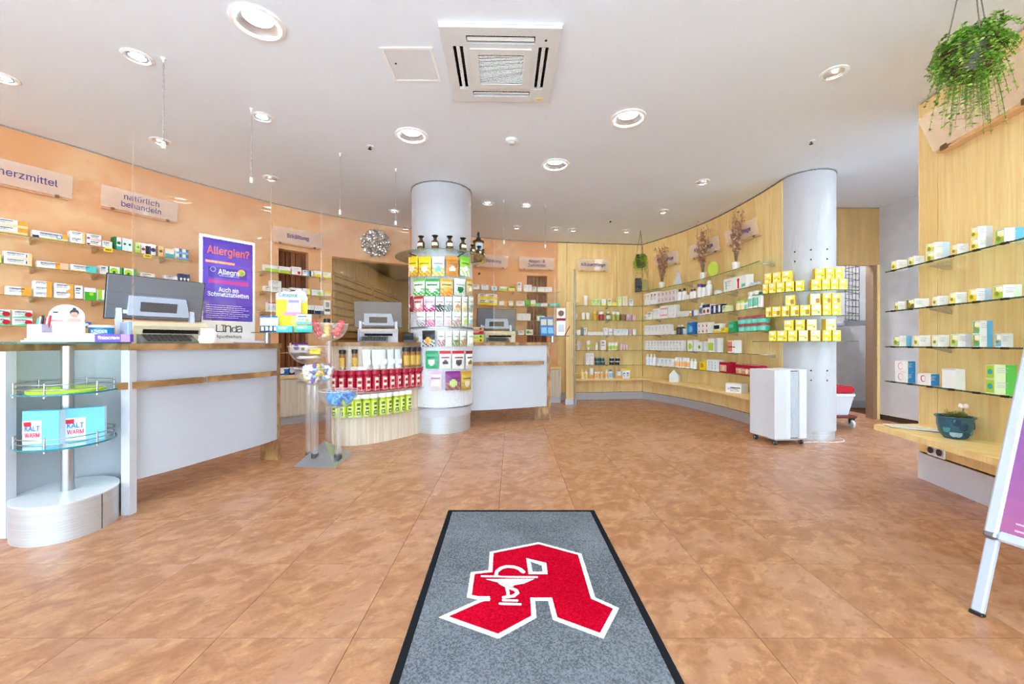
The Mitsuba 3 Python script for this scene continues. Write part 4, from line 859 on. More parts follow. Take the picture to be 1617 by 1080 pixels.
# middle counter with acrylic shelves
P2 = spline([(-1.80, 3.985), (-1.70, 3.92), (-1.58, 3.91), (-1.40, 3.985), (-1.2, 4.19), (-1.04, 4.42), (-.995, 4.53)], 40)
c2 = thing('sales_counter', 'curved ash sales counter with shelves of red and lime bottles beside the column', 'counter')
part(c2, 'front_panel', one(strip(P2, .035, .065, 0, .973), 'beige').ply('ash'))
part(c2, 'end_panel', one(hull([(x, y, z) for z in (0, .973) for x, y in ((-1.78, 4.0), (-1.75, 4.02), (-1.95, 4.6), (-1.98, 4.58))]), 'beige').ply('ash'))
top2 = Polygon([*off(P2, -.01).coords, (-1.0, 4.95), (-1.3, 5.05), (-1.85, 4.7), (-1.92, 4.4)]).buffer(0)
part(c2, 'worktop', one(extrude(top2, .973, 1.010), 'wood').ply('oak'))
SC = []
for z, w in ((.745, 'top'), (.525, 'middle'), (.285, 'bottom')):
    fr = off(P2, -.05)
    a_ = part(c2, 'acrylic_shelf', one(join([strip(fr, 0, .09, z - .006, z), strip(fr, -.004, 0, z - .006, z + .03)]), 'white').ply('acrylic'))
    part(a_, 'edge', one(strip(fr, -.0055, -.004, z - .006, z), (170, 160, 150)).ply('gloss'))
    part(a_, 'edge', one(strip(fr, -.0055, -.004, z + .028, z + .03), (190, 186, 182)).ply('gloss'))
    SC.append(Shelf(off(P2, -.055), z, f'on the {w} acrylic counter shelf', 'towards the column'))
ky = dict(base=(150, 96, 36), cap='black', label=(214, 176, 70), neck=.85)
R_(SC[0], (533, 543, 32, 'bottle', 'amber oil bottle with black cap, first of the row', dict(**ky)), (555, 565, 32, 'bottle', 'amber oil bottle with black cap, second of the row', dict(**ky)), (572, 638, 30, 'tube', 'pale blue white cream tube', 5, dict(base=(214, 230, 236), cap='white', bands=(('P', 'white', (.25, .5)),))), (639, 666, 31, 'bottle', 'amber oil bottle with black cap beside the column', 3, dict(**ky)))
R_(SC[1], (521, 672, 33, 'bottle', 'crimson cherry shower bottle with pale cherry label', 13, dict(base='crimson', cap='crimson', neck=.95, art=((.06, .66, .62, (226, 150, 140)), (.1, .24, .4, 'crimson'), (.28, .36, .5, (244, 226, 206)), (.4, .5, .36, 'wine'), (.54, .62, .45, (244, 226, 206))))))
R_(SC[2], (522, 652, 34, 'bottle', 'lime green shower bottle with white cap', 11, dict(base=(186, 208, 44), cap='white', neck=.95, art=((.05, .68, .8, (222, 232, 130)), (.08, .26, .5, (70, 120, 50)), (.14, .2, .25, (210, 226, 150)), (.34, .42, .4, (60, 84, 40)), (.5, .62, .45, (84, 120, 40))))))
# far counter
C3 = spline([(-.66, 4.90), (-.30, 4.985), (.004, 5.095), (.24, 5.19), (.455, 5.30)], 24)
c3 = thing('sales_counter', 'far white curved sales counter with oak end panel behind the thick column', 'counter')
part(c3, 'front_panel', one(strip(C3, 0, .03, .18, .972), (190, 193, 200)).ply('satin'))
part(c3, 'end_leg', one(box(.30, .505, 5.305, 5.345, 0, .972), 'oak').ply('oak'))
part(c3, 'worktop', one(extrude(Polygon([*off(C3, -.02).coords, (.52, 5.33), (.45, 5.95), (-.7, 5.65)]).buffer(0), .972, 1.012), 'oak').ply('oak'))
part(c3, 'rail', one(strip(sub(off(C3, -.05), .1, 1.12), -.011, .011, .73, .772), 'oak').ply('oak'))
# base cabinets along the orange wall
def base_cabinet(label, a, b, nd):
    k = thing('base_cabinet', label, 'cabinet')
    c = sub(W_O, a, b)
    part(k, 'body', one(strip(c, -.36, -.005, .1, .57), 'beige').ply('ash'))
    part(k, 'board', one(strip(c, -.40, -.005, .57, .605), 'wood').ply('maple'))
    part(k, 'kickboard', one(strip(c, -.33, -.02, 0, .1), 'steel').ply('steel'))
    f = off(c, -.36); L = f.length
    for i in range(nd):
        d = part(k, 'door', one(strip(sub(f, L * i / nd + .004, L * (i + 1) / nd - .004), -.018, 0, .115, .56), 'beige').ply('ash'))
        part(d, 'handle', one(strip(sub(f, L * (i + .3) / nd, L * (i + .7) / nd), -.032, -.018, .515, .525), 'steel').ply('metal'))
    return f
base_cabinet('low ash base cabinet with bar handles along the orange wall behind the long counter', 2.4, sO['o0'] - .05, 6)
base_cabinet('low ash base cabinet along the orange wall behind the far counter', sO['o1'] + .05, SO_END - .02, 3)
for (x0, x1, hp, z, base, band), lab in zip(((460, 486, 15, .885, 'white', 'violet'), (441, 456, 12, .605, 'blue', 'white'), (457, 470, 12, .605, 'navy', 'lgrey')), ('white and violet carton on the shelf before the niche, above the low cabinet', 'blue and white carton standing on the low cabinet behind the stand', 'navy and grey carton standing on the low cabinet behind the stand')):
    cv = off(W_O, -.25); p0, p1 = ray(cv, x0), ray(cv, x1); u = (p1 - p0) / np.linalg.norm(p1 - p0)
    place('carton', carton(q5(np.linalg.norm(p1 - p0)), q5(hp * p0[1] / F), .07, base=base, bands=(('D', band, (-.2, .5, .3)), ('T', band, .2), ('P', 'ink', (.1, .3, .2, .5)))), frame([*((p0 + p1) / 2), z], (u[1], -u[0])), lab, 'box')
glass_shelf(shelf_front(W_O, .26, 434, 522), .255, .885, 'lower glass shelf above the low cabinet before the niche', [.1], edge=(200, 196, 190))
# ---------------------------------------------------------------- hanging screens
def chain(P, Q, name_label):
    k = thing('hanging_chain', name_label, 'chain')
    P, Q = np.array(P), np.array(Q); L = np.linalg.norm(Q - P); n = int(L / .021); u = (Q - P) / L
    t = np.arange(10) * 2 * math.pi / 10
    ls = []
    for i in range(n):
        c = P + u * L * (i + .5) / n; ang = (i % 2) * 90 + 20
        e = np.array([math.cos(math.radians(ang)), math.sin(math.radians(ang)), 0])
        ls.append(tube(c + np.outer(np.cos(t) * .006, e) + np.outer(np.sin(t) * .0135, u), .0016, 5, True))
    part(k, 'links', one(join(ls), (200, 200, 200)).ply('metal'))
    part(k, 'hook', one(lathe([(.0, 0), (.008, 0), (.009, .012), (.016, .02), (.016, .024)], 14, P[0], P[1]), 'white').ply('satin') if False else one(move(lathe([(0, -.03), (.006, -.028), (.007, -.01), (.014, -.004), (.016, 0)], 14), P[0], P[1], P[2]), 'white').ply('satin'))
def screen(a, b, z0, z1, label, chains, where):
    k = thing('clear_screen', label, 'screen')
    a, b = np.array(a), np.array(b); c = LineString([a, b])
    part(k, 'sheet', one(strip(c, -.002, .002, z0, z1), 'white').ply('acrylic'))
    part(k, 'edge', one(join([move(box(-.003, .003, -.003, .003, z0, z1), *a), move(box(-.003, .003, -.003, .003, z0, z1), *b), strip(c, -.003, .003, z0 - .003, z0)]), (226, 226, 224)).ply('acrylic'))
    for i, (x, y) in enumerate(chains):
        P = onz(x, y, ZC); chain(P, [P[0], P[1], z1], f'thin metal chain holding {where}, {("first", "second")[i]} of two')
        part(k, 'clip', one(move(box(-.009, .009, -.006, .006, z1 - .03, z1 + .012), P[0], P[1]), 'white').ply('satin'))
screen((-2.237, 2.392), (-1.928, 3.245), 1.10, 2.25, 'clear acrylic screen hanging over the long counter', [(258, 88), (397, 168)], 'the screen over the long counter')
screen((-1.744, 3.703), (-1.078, 4.246), 1.12, 2.24, 'clear acrylic screen hanging over the middle counter', [(537, 238), (625, 263)], 'the screen over the middle counter')
screen((-.223, 5.006), (.56, 5.315), 1.12, 2.27, 'clear acrylic screen hanging over the far counter', [(796, 312), (861.3, 321)], 'the screen over the far counter')
# ---------------------------------------------------------------- workstations
def workstation(P, n, where, s=1., beige=(222, 206, 172), cards=True):
    M = frame(P, n)
    k = thing('monitor', f'wide grey monitor seen from behind, leaning over the printer {where}', 'monitor')
    w, z0, z1 = .265 * s, .165, .455
    R = rotm([1, 0, 0], 13, (0, .02, z0)); 
    pan = cbox(-w, w, 0, .012, 0, z1 - z0, .005)
    part(k, 'back_panel', MB().add(xf(pan, R), (112, 114, 120)).add(xf(join([quad((-w + .006, -.0006, .006 + (z1 - z0) * q), (w - .006, -.0006, .006 + (z1 - z0) * q), (w - .006, -.0006, .0075 + (z1 - z0) * q), (-w + .006, -.0006, .0075 + (z1 - z0) * q)) for q in (.3, .58)]), R), (84, 86, 92)).add(xf(box(-w - .003, w + .003, .004, .016, -.003, z1 - z0 + .003), R), (30, 31, 34)).ply('gloss'))
    fr = extrude(Polygon([(-.16 * s, .03), (.18 * s, .03), (.15 * s, .16), (-.155 * s, .16)]), 0, .03)
    fr = xf(fr, np.array([[1, 0, 0, 0], [0, 0, -1, 0], [0, 1, 0, 0], [0, 0, 0, 1.]]))
    part(k, 'bracket', one(xf(fr, R), (176, 186, 204)).ply('satin'))
    part(k, 'vent', one(xf(box(-.1 * s, .1 * s, -.034, -.03, .06, .125), R), (66, 66, 68)).ply('satin'))
    for sg in (-1, 1):
        part(k, 'leg', one(hull([(sg * .2 * s + dx, y, z) for dx in (-.014, .014) for y, z in ((-.035, .0), (-.01, .0), (.01, .17), (.035, .17), (.0, .235), (.03, .235))]), (204, 212, 226)).ply('satin'), None)
        part(k, 'arm', one(hull([(x, y, z) for x in (sg * .2 * s - sg * .02, sg * .15 * s) for y in (0., .03) for z in (.2, .225)]), (204, 212, 226)).ply('satin'))
    for q in [q for q in scene if q.startswith(k + '__')]: scene[q]['to_world'] = T(M.tolist())
    p = thing('document_printer', f'beige counter printer with dark paper slot {where}', 'printer')
    prof = Polygon([(-.02, 0), (-.02, .055), (-.05, .115), (-.005, .145), (.12, .15), (.13, 0)])
    pb = extrude(prof, -.205 * s, .205 * s); pb = xf(pb, np.array([[0, 0, 1, .02 * s], [1, 0, 0, -.16], [0, 1, 0, 0], [0, 0, 0, 1.]]))
    part(p, 'body', one(pb, beige).ply('satin'), M)
    part(p, 'slot', one(hull([(x, y, z) for x in (-.135 * s, .165 * s) for y, z in ((-.197, .068), (-.208, .092), (-.17, .07), (-.17, .095))]), 'black').ply('satin'), M)
    part(p, 'side_cap', one(move(cbox(-.012, .012, -.05, .09, 0, .14, .006), -.195 * s, -.14, 0), (150, 170, 200)).ply('satin'), M)
    t = thing('keyboard', f'dark keypad tray in front of the printer {where}', 'keyboard')
    part(t, 'tray', one(hull([(x, y, z) for x in (-.17 * s, .12 * s) for y, z in ((-.33, 0), (-.33, .014), (-.21, 0), (-.21, .06))]), (96, 92, 84)).ply('gloss'), M)
    keys = MB()
    for i in range(9):
        for j in range(4): keys.add(xf(box(-.009, .009, -.009, .009, 0, .005), rotm([1, 0, 0], 21, (-.14 * s + .027 * i, -.315 + .027 * j, .0215 + .0103 * j))), (52, 50, 48))
    part(t, 'keys', keys.ply('satin'), M)
    if cards:
        cb = thing('card_holder', f'white stepped holder of cards beside the keypad {where}', 'holder')
        part(cb, 'step', one(join([cbox(.125 + .02 * i, .21 + .025 * i, -.31 + .03 * i, -.285 + .03 * i, 0, .03 + .028 * i, .003) for i in range(3)][::1]), 'white').ply('satin'), M)
        part(cb, 'card', one(xf(box(-.04, .04, 0, .002, 0, .06), rotm([1, 0, 0], -15, (.2, -.262, .05))), (240, 236, 238)).ply('paper'), M)
    return M
M1 = workstation([-2.475, 2.83, .998], (.85, -.526), 'on the long counter')
M2 = workstation([-1.49, 4.52, 1.010], (.25, -.97), 'on the middle counter', .95, (205, 202, 206), False)
M3 = workstation([-.215, 5.52, 1.012], (.22, -.975), 'on the far counter', 1., cards=False)
k = thing('card_terminal', 'black card payment terminal leaning beside the bowl on the middle counter', 'card terminal')
M = frame([-1.13, 4.42, 1.010], (.3, -.95))
part(k, 'body', one(hull([(x, y, z) for x in (-.055, .055) for y, z in ((-.06, 0), (-.06, .025), (.06, 0), (.05, .1))]), 'black').ply('satin'), M)
part(k, 'display', one(xf(box(-.035, .035, 0, .001, .0, .04), rotm([1, 0, 0], -50, (0, -.0, .068))), (60, 70, 76)).ply('gloss'), M)
k = thing('bowl', 'shallow tan bowl with green rim on the middle counter beside the column', 'bowl')
part(k, 'body', one(move(lathe([(0, .002), (.05, .0), (.085, .03), (.1, .05), (.096, .052), (.08, .034), (.045, .008), (0, .008)], 28), -1.075, 4.575, 1.010), (190, 150, 120)).ply('satin'))
part(k, 'rim', one(move(lathe([(.096, .05), (.102, .049), (.102, .054), (.096, .055)], 28), -1.075, 4.575, 1.010), 'green').ply('satin'))
# ---------------------------------------------------------------- poster on the long counter
pL, pR = at(315, 538, 3.28)[:2], at(403, 538, 3.62)[:2]
uu = pR - pL; pw = np.linalg.norm(uu); uu /= pw
po = thing('poster', 'purple allergy advertising poster in white frame standing on the long counter', 'poster')
M = frame([*((pL + pR) / 2), .999], (uu[1], -uu[0]))
ph = .895
part(po, 'frame', MB().add(cbox(-pw / 2, pw / 2, 0, .014, 0, ph, .004), (240, 238, 234)).ply('satin'), M)
pm = MB(); hw = pw / 2 - .022
vb, vt = .19, ph - .025
N = 10
for i in range(N):
    a, b = vb + (vt - vb) * i / N, vb + (vt - vb) * (i + 1) / N
    f = i / (N - 1); pm.add(rect(-hw, hw, a, b, -.0006), (70 + 30 * math.sin(f * 3.1), 30 + 34 * math.sin(f * 3.1), 172 + 26 * math.sin(f * 3.1)))
def pt_(s, h, z, c, w=None, x=0, align='c', bold=True): pm.add(text(s, h, x, -.0008, z, .0006, bold=bold, width=w, align=align), c)
z_ = lambda f: vb + (vt - vb) * f
pm.add(rect(-hw * .92, hw * .25, z_(.70), z_(.735), -.0012), (236, 110, 60))
pm.add(rect(-hw * .8, hw * .82, z_(.455), z_(.505), -.0012), (200, 40, 160))
pm.add(rect(-hw * .8, hw * .75, z_(.53), z_(.655), -.0009), (70, 40, 170))
pm.add(pdisc(hw * .52, z_(.62), .03, -.001, 20), (240, 190, 60)).add(pdisc(hw * .56, z_(.61), .018, -.0013, 20), (120, 190, 90))
pm.add(pdisc(-hw * .62, z_(.625), .022, -.0011, 20), (170, 150, 220)).add(pdisc(-hw * .62, z_(.625), .016, -.0014, 20), (80, 50, 180))
pt_('Allergien?', .062, z_(.815), (240, 100, 80), pw * .76)
pt_('Allegra', .042, z_(.575), 'white', pw * .38, hw * .0)
pt_('Allergietabletten', .012, z_(.55), (210, 200, 240), pw * .36, hw * .02, bold=False)
pt_('Schnell bei Heuschnupfen', .014, z_(.71), 'white', pw * .5, -hw * .34)
pt_('Auch als', .036, z_(.36), 'white', pw * .36)
pt_('Schmelztabletten', .036, z_(.30), 'white', pw * .74)
for i in range(7): pm.add(rect(-hw * .88, hw * (.55, .7, .82, .6, .86, .8, .4)[i], z_(.185 - .025 * i), z_(.193 - .025 * i), -.0012), (190, 175, 235))
part(po, 'print', pm.ply('satin'), M)
lm = MB()
lm.add(text('L', .062, -.075, -.001, .095, .0008), (70, 70, 74)).add(text('I', .062, -.04, -.001, .095, .0008), (70, 70, 74)).add(text('n', .078, -.005, -.001, .095, .0008), (70, 70, 74)).add(text('d', .06, .04, -.001, .095, .0008), (70, 70, 74)).add(text('a', .075, .08, -.001, .095, .0008), (70, 70, 74))
lm.add(text('Apotheken', .026, 0, -.001, .045, .0008, width=.19), (70, 70, 74))
part(po, 'lettering', lm.ply('paper'), M)
# ---------------------------------------------------------------- things on the oval glass top
zt = 1.0075
def onp(x, Y): return np.array([(x - CX) / F * Y, Y])
k = thing('pen_cup', 'small purple edged pen cup with coloured pens beside the flyer holder', 'cup')
p = onp(64, 2.30)
part(k, 'cup', one(move(box(-.042, .042, -.03, .03, 0, .10), *p, zt), (196, 186, 214)).ply('gloss'))
for i in range(6): part(k, 'pen', one(tube([[p[0] - .03 + .012 * i, p[1], zt + .02], [p[0] - .034 + .014 * i + .01, p[1] + .01, zt + .135 + .008 * (i % 3)]], .005, 8), ('teal', 'white', 'black', 'wine', 'white', 'red')[i]).ply('satin'))
k = thing('flyer_holder', 'clear flyer holder with round white header showing a smiling woman', 'flyer holder')
M = frame([*onp(105, 2.36), zt], (.72, -.7))
part(k, 'tray', one(join([box(-.075, .075, 0, .003, 0, .12), box(-.075, .075, .05, .053, 0, .12), box(-.075, -.072, 0, .05, 0, .12), box(.072, .075, 0, .05, 0, .12), box(-.002, .002, 0, .05, 0, .12)]), (232, 234, 244)).ply('frosted'), M)
for i in range(6): part(k, 'flyer', one(box(-.068 + .023 * i, -.05 + .023 * i, .008, .045, .004, .105), (244, 242, 246)).ply('paper'), M)
hd = MB().add(xf(extrude(Point(0, 0).buffer(.074, 24).intersection(sbox(-.2, -.045, .2, .2)), 0, .003), np.array([[1, 0, 0, 0], [0, 0, -1, .062], [0, 1, 0, .148], [0, 0, 0, 1.]])), (222, 222, 224))
y_ = .0582
hd.add(rect(-.066, -.012, .118, .128, y_), (226, 150, 180)).add(rect(-.055, -.036, .170, .178, y_), (90, 80, 100))
hd.add(pdisc(.03, .176, .019, y_ - .0001, 20), (60, 60, 66)).add(pdisc(.03, .197, .008, y_ - .0001, 14), (60, 60, 66)).add(pdisc(.03, .163, .0165, y_ - .0004, 20), (206, 156, 132))
hd.add(rect(.004, .056, .112, .14, y_ - .0001), (200, 170, 160)).add(rect(.024, .036, .154, .157, y_ - .0006), (200, 90, 100))
part(k, 'header', hd.ply('paper'), M)
k = thing('leaflet_stack', 'flat stack of white folded leaflets under the flyer holder', 'leaflets')
M = frame([*onp(100, 2.14), zt], (.55, -.83))
for i in range(5): part(k, 'leaflet', one(box(-.15 + .012 * i, .13 - .02 * (i % 2), 0, .06, .0095 * i, .0095 * i + .0085), (238 - 6 * (i % 2), 238 - 6 * (i % 2), 242)).ply('paper'), M)
tin = thing('tin', 'blue cylindrical tin of sweets with pale lettering beside the printer', 'tin')
p = onp(160, 2.52)
part(tin, 'body', one(move(lathe([(0, 0), (.056, 0), (.057, .004), (.057, .098), (.05, .1)], 36), *p, zt - .009), (30, 130, 200)).ply('satin'))
part(tin, 'lid', one(move(lathe([(.059, .098), (.059, .112), (.056, .114), (0, .114)], 36), *p, zt - .009), (225, 232, 238)).ply('satin'))
part(tin, 'label', MB().add(xf(plab(.0575, 14, .01, .06, .9), np.array(T().translate([*p, zt - .009]).rotate([0, 0, 1], 32).matrix)), (60, 170, 225)).ply('satin'))
M = frame([*(p + np.array([-.0, -.0])), zt - .009], (.6, -.8)); 
part(tin, 'lettering', one(join([move(text('KINDER', .018, 0, 0, .065, .001, True, width=.07), 0, -.0585, 0), move(text('FREUNDE', .014, 0, 0, .042, .001, True, width=.06), 0, -.0585, 0)]), 'white').ply('satin'), M)
k = thing('cream_carton', 'long purple carton with white lettering lying before the blue tin', 'box')
M = frame([*onp(172, 2.20), zt], (.42, -.9))
mb = MB().add(box(-.088, .088, 0, .045, 0, .042), 'purple'); decorate(mb, .176, .042, (('L', 'white', .17), ('R', (160, 120, 210), .22)))
mb.add(text('fisiocrem', .018, -.0, -.0016, .014, .0008, True, width=.09), 'white'); put(k, mb.ply('satin'), M)
k = thing('paper_clip_box', 'small pale pen set lying before the poster on the long counter', 'pen')
M = frame([*onp(392, 3.30), .9985], (.7, -.7)); part(k, 'barrel', one(xf(lathe([(0, 0), (.009, .002), (.011, .02), (.011, .2), (.006, .22)], 14), rotm([0, 1, 0], 90, (-.1, 0, .011))), (205, 205, 215)).ply('satin'), M)
# ---------------------------------------------------------------- small glass tables at the counter ends
def glass_table(P, r, zb, zt_, label, dp=(0, 0)):
    k = thing('glass_table', label, 'stand')
    part(k, 'plate', one(move(lathe([(0, -.006), (r, -.006), (r, 0), (0, 0)], 36, ax=1.15), P[0], P[1], zt_), 'white').ply('glass'))
    part(k, 'rim', one(move(lathe([(r, -.006), (r + .002, -.006), (r + .002, 0), (r, 0)], 36, ax=1.15), P[0], P[1], zt_), (30, 70, 70)).ply('gloss'))
    part(k, 'pole', one(move(lathe([(.024, zb), (.024, zt_ - .007)], 20), P[0] + dp[0], P[1] + dp[1]), 'steel').ply('metal'))
gt = onp(446, 3.42); glass_table(gt, .2, .999, 1.09, 'small oval glass table on a short pole at the far end of the long counter', (-.13, 0))
def standbox(x0, x1, hp, Y, z, base, bands, lab, nrm=(.35, -.94), name='carton', d=.06, n=1, group=None):
    base_lab = lab
    for i in range(n):
        a, b = x0 + (x1 - x0) * i / n, x0 + (x1 - x0) * (i + 1) / n
        if n > 1: lab = f'{ORD[i]} {base_lab}, counted from the poster'
        p = onp((a + b) / 2, Y); w = (b - a) / F * Y * .95 * (1.06)
        place(name, carton(q5(w), q5(hp * Y / F), d, base=base, bands=bands), frame([*p, z], nrm), lab, 'box', group if n == 1 else base_lab)
standbox(411, 438, 26, 3.36, 1.0905, (222, 230, 240), (('B', 'navy', .4), ('P', 'white', (-.3, .3, .1, .35)), ('T', 'blue', .1)), 'blue and white upright carton on the small glass table', n=4)
standbox(438, 460, 10, 3.32, 1.0905, (80, 180, 215), (('N', 'white'),), 'turquoise carton at the foot of the yellow display card')
standbox(468, 491, 11, 3.32, 1.0905, 'mint', (('B', 'teal', .4), ('N', 'white')), 'teal carton on the small glass table beside the display card')
standbox(469, 490, 16, 3.32, 1.0905 + .0645, 'white', (('B', 'sky', .25), ('N', 'blue'), ('D', 'orange', (.25, .4, .15))), 'white and pale blue carton stacked on the teal carton')
k = thing('display_card', 'yellow cut-out display card with white header on the small glass table', 'display card')
M = frame([*onp(461, 3.46), 1.0905], (.35, -.94))
part(k, 'back', MB().add(box(-.12, .12, 0, .006, 0, .28), (232, 220, 60)).add(xf(extrude(Polygon([(-.12, .28), (-.12, .33), (-.06, .35), (0, .345), (.05, .375), (.1, .35), (.12, .3), (.12, .28)]), 0, .006), np.array([[1, 0, 0, 0], [0, 0, -1, .006], [0, 1, 0, 0], [0, 0, 0, 1.]])), (238, 240, 238)).add(text('Calyptol', .03, -.03, -.0012, .305, .001, True, width=.14), (60, 120, 150)).add(pdisc(.065, .3, .05, -.0006, 18), (200, 206, 204)).ply('paper'), M)
part(k, 'leaflet', MB().add(box(-.03, .075, -.05, -.044, .17, .29), (226, 224, 244)).add(rect(-.02, .06, .25, .275, -.0506), (150, 150, 200)).add(box(-.05, .08, -.055, -.04, .145, .172), (214, 150, 205)).ply('paper'), M)
part(k, 'support', one(box(.0, .045, -.045, 0, 0, .145), (236, 214, 120)).ply('paper'), M)
gt3 = onp(872, 5.45); glass_table(gt3, .2, 1.012, 1.1, 'small round glass table on a short pole at the end of the far counter')
k = thing('display_box', 'blue counter display box with four picture windows on the far glass table', 'display box')
M = frame([*onp(864, 5.38), 1.1005], (.1, -.99)); mb = MB().add(hull([(x, y, z) for x in (-.09, .09) for y, z in ((-.03, 0), (.06, 0), (.03, .25), (.06, .25))]), (60, 110, 180))
for i in (-1, 1):
    for z0, c in ((.03, 'sky'), (.14, (200, 205, 190))): mb.add(quad((i * .045 - .036, -.032 + z0 * .24, z0), (i * .045 + .036, -.032 + z0 * .24, z0), (i * .045 + .036, -.032 + (z0 + .08) * .24, z0 + .08), (i * .045 - .036, -.032 + (z0 + .08) * .24, z0 + .08)), c)
put(k, mb.ply('paper'), M)
k = thing('leaflet_holder', 'white tall leaflet holder with portrait card on the far glass table', 'holder')
M = frame([*onp(886, 5.42), 1.1005], (-.1, -.99)); put(k, MB().add(box(-.06, .06, 0, .02, 0, .2), 'white').add(box(-.06, .06, .015, .02, .2, .37), (230, 222, 214)).add(rect(-.06, .06, .2, .235, .0145), 'wine').add(pdisc(0, .3, .04, .0142, 16), (120, 90, 80)).add(rect(-.04, .04, .05, .15, -.0006), 'lgrey').ply('paper'), M)
k = thing('leaflet', 'dark red booklet leaning beside the leaflet holder on the far glass table', 'leaflet')
put(k, one(hull([(x, y, z) for x, z in ((.0, 0), (.012, 0), (.07, .13), (.08, .125)) for y in (0, .08)]), 'wine').ply('paper'), frame([*onp(891, 5.36), 1.1005], (-.1, -.99)))
for i, (c, h) in enumerate((('yellow', .05), ('lime', .05), ('red', .045), ('tan', .05))):
    z = 1.0125 + sum((.05, .05, .045, .05)[:i]) + .0006 * i
    k = thing('chocolate_carton', ('yellow', 'lime green', 'red', 'tan')[i] + ' sweets carton in the stack between column and printer', 'box')
    put(k, carton(.19, h, .12, base=c, bands=(('N', 'white'), ('D', 'wine', (.3, .5, .25))))[0][1], frame([*onp(752, 5.18), z], (.1, -.99)))
# ================================================================ thick column: pegboard, bags, bottles
cl = np.array(CL)
arc = lambda r, a0, a1, n=48: LineString([cl + r * np.array([math.cos(t), math.sin(t)]) for t in np.linspace(math.radians(a0), math.radians(a1), n)])
part(colL, 'pegboard', one(strip(arc(RL + .016, -178, 6), 0, .006, .295, 1.165), 'lgrey').ply('pegboard'))
part(colL, 'pegboard', one(strip(arc(RL + .016, -178, 6), 0, .006, 1.18, 1.93), 'lgrey').ply('pegboard'))
part(colL, 'band', one(strip(arc(RL + .03, -178, 6), -.0, .02, 1.165, 1.18), (150, 156, 168)).ply('metal'))
part(colL, 'band', one(strip(arc(RL + .022, -178, 6), -.0, .012, .285, .297), (150, 156, 168)).ply('metal'))
ZD = 2.0
gd = thing('glass_shelf', 'round glass disc shelf on the thick column carrying brown pharmacy bottles', 'shelf')
part(gd, 'pane', one(extrude(Point(*cl).buffer(.53, 24).difference(Point(*cl).buffer(RL + .002, 24)), ZD - .008, ZD), 'white').ply('glass'))
part(gd, 'edge', one(extrude(Point(*cl).buffer(.5315, 24).difference(Point(*cl).buffer(.529, 24)), ZD - .008, ZD - .0004), (110, 120, 96)).ply('gloss'))
for a in (-130, -50, 10, 170):
    u = np.array([math.cos(math.radians(a)), math.sin(math.radians(a))]); p, q = cl + RL * u, cl + (RL + .13) * u
    part(gd, 'bracket', one(tube([[*p, ZD - .035], [*q, ZD - .012]], .006, 8), 'dgrey').ply('metal'))
def apothecary(P, w, h, label, group=None, n=0):
    k = thing('pharmacy_bottle', label, 'bottle', group)
    r = w / 2; M = frame([P[0], P[1], ZD + .0005], (P - cl) / np.linalg.norm(P - cl))
    part(k, 'body', MB().add(lathe([(0, 0), (r * .96, 0), (r, h * .03), (r, h * .5), (r * .86, h * .6), (r * .45, h * .68), (r * .42, h * .82), (r * .5, h * .84)], 20), (74, 50, 20)).add(plab(r * 1.01, 14, h * .0, h * .2, 3.14, 14), (118, 92, 34)).ply('gloss'), M)
    part(k, 'stopper', one(lathe([(r * .42, h * .84), (r * .62, h * .93), (r * .86, h * .97), (r * .86, h), (0, h)], 20), (30, 24, 18)).ply('gloss'), M)
    part(k, 'label', one(plab(r * 1.03, 14, h * .24, h * .48, .95), (222, 216, 198)).ply('paper'), M)
for x, w, lab in ((665, .078, 'brown stoppered pharmacy bottle on the disc shelf, outermost towards the storeroom opening'), (687, .078, 'brown stoppered pharmacy bottle on the disc shelf, second from the storeroom opening'), (710, .078, 'brown stoppered pharmacy bottle on the disc shelf, third from the storeroom opening'), (731, .078, 'brown stoppered pharmacy bottle on the disc shelf, fourth from the storeroom opening')):
    apothecary(ray(arc(.46, -178, 0), x), w, .15, lab)
apothecary(ray(arc(.46, -90, 20), 746), .055, .10, 'small brown stoppered bottle on the disc shelf beside the bigger ones')
apothecary(ray(arc(.47, -40, 30), 756), .058, .11, 'small brown stoppered bottle in front of the big brown jar')
apothecary(ray(arc(.50, -20, 40), 763), .042, .09, 'smallest brown stoppered bottle at the rim of the disc shelf')
k = thing('pharmacy_jar', 'big brown pharmacy jar with knobbed lid and blue white label on the disc shelf', 'jar')
p = cl + np.array([.42, .16]); M = frame([*p, ZD + .0005], (.3, -.95)); r = .062
part(k, 'body', one(lathe([(0, 0), (r, 0), (r, .22), (r * .9, .235)], 28), (150, 108, 40)).ply('gloss'), M)
part(k, 'lid', one(lathe([(r * 1.1, .23), (r * 1.1, .245), (r * .6, .255), (r * .4, .28), (r * .2, .3), (r * .3, .325), (r * .12, .358), (0, .36)], 28), (40, 30, 18)).ply('gloss'), M)
part(k, 'label', MB().add(plab(r * 1.02, 14, .13, .215, .8), (205, 215, 216)).add(plab(r * 1.03, 14, .14, .18, .4, 4), (70, 110, 150)).ply('paper'), M)
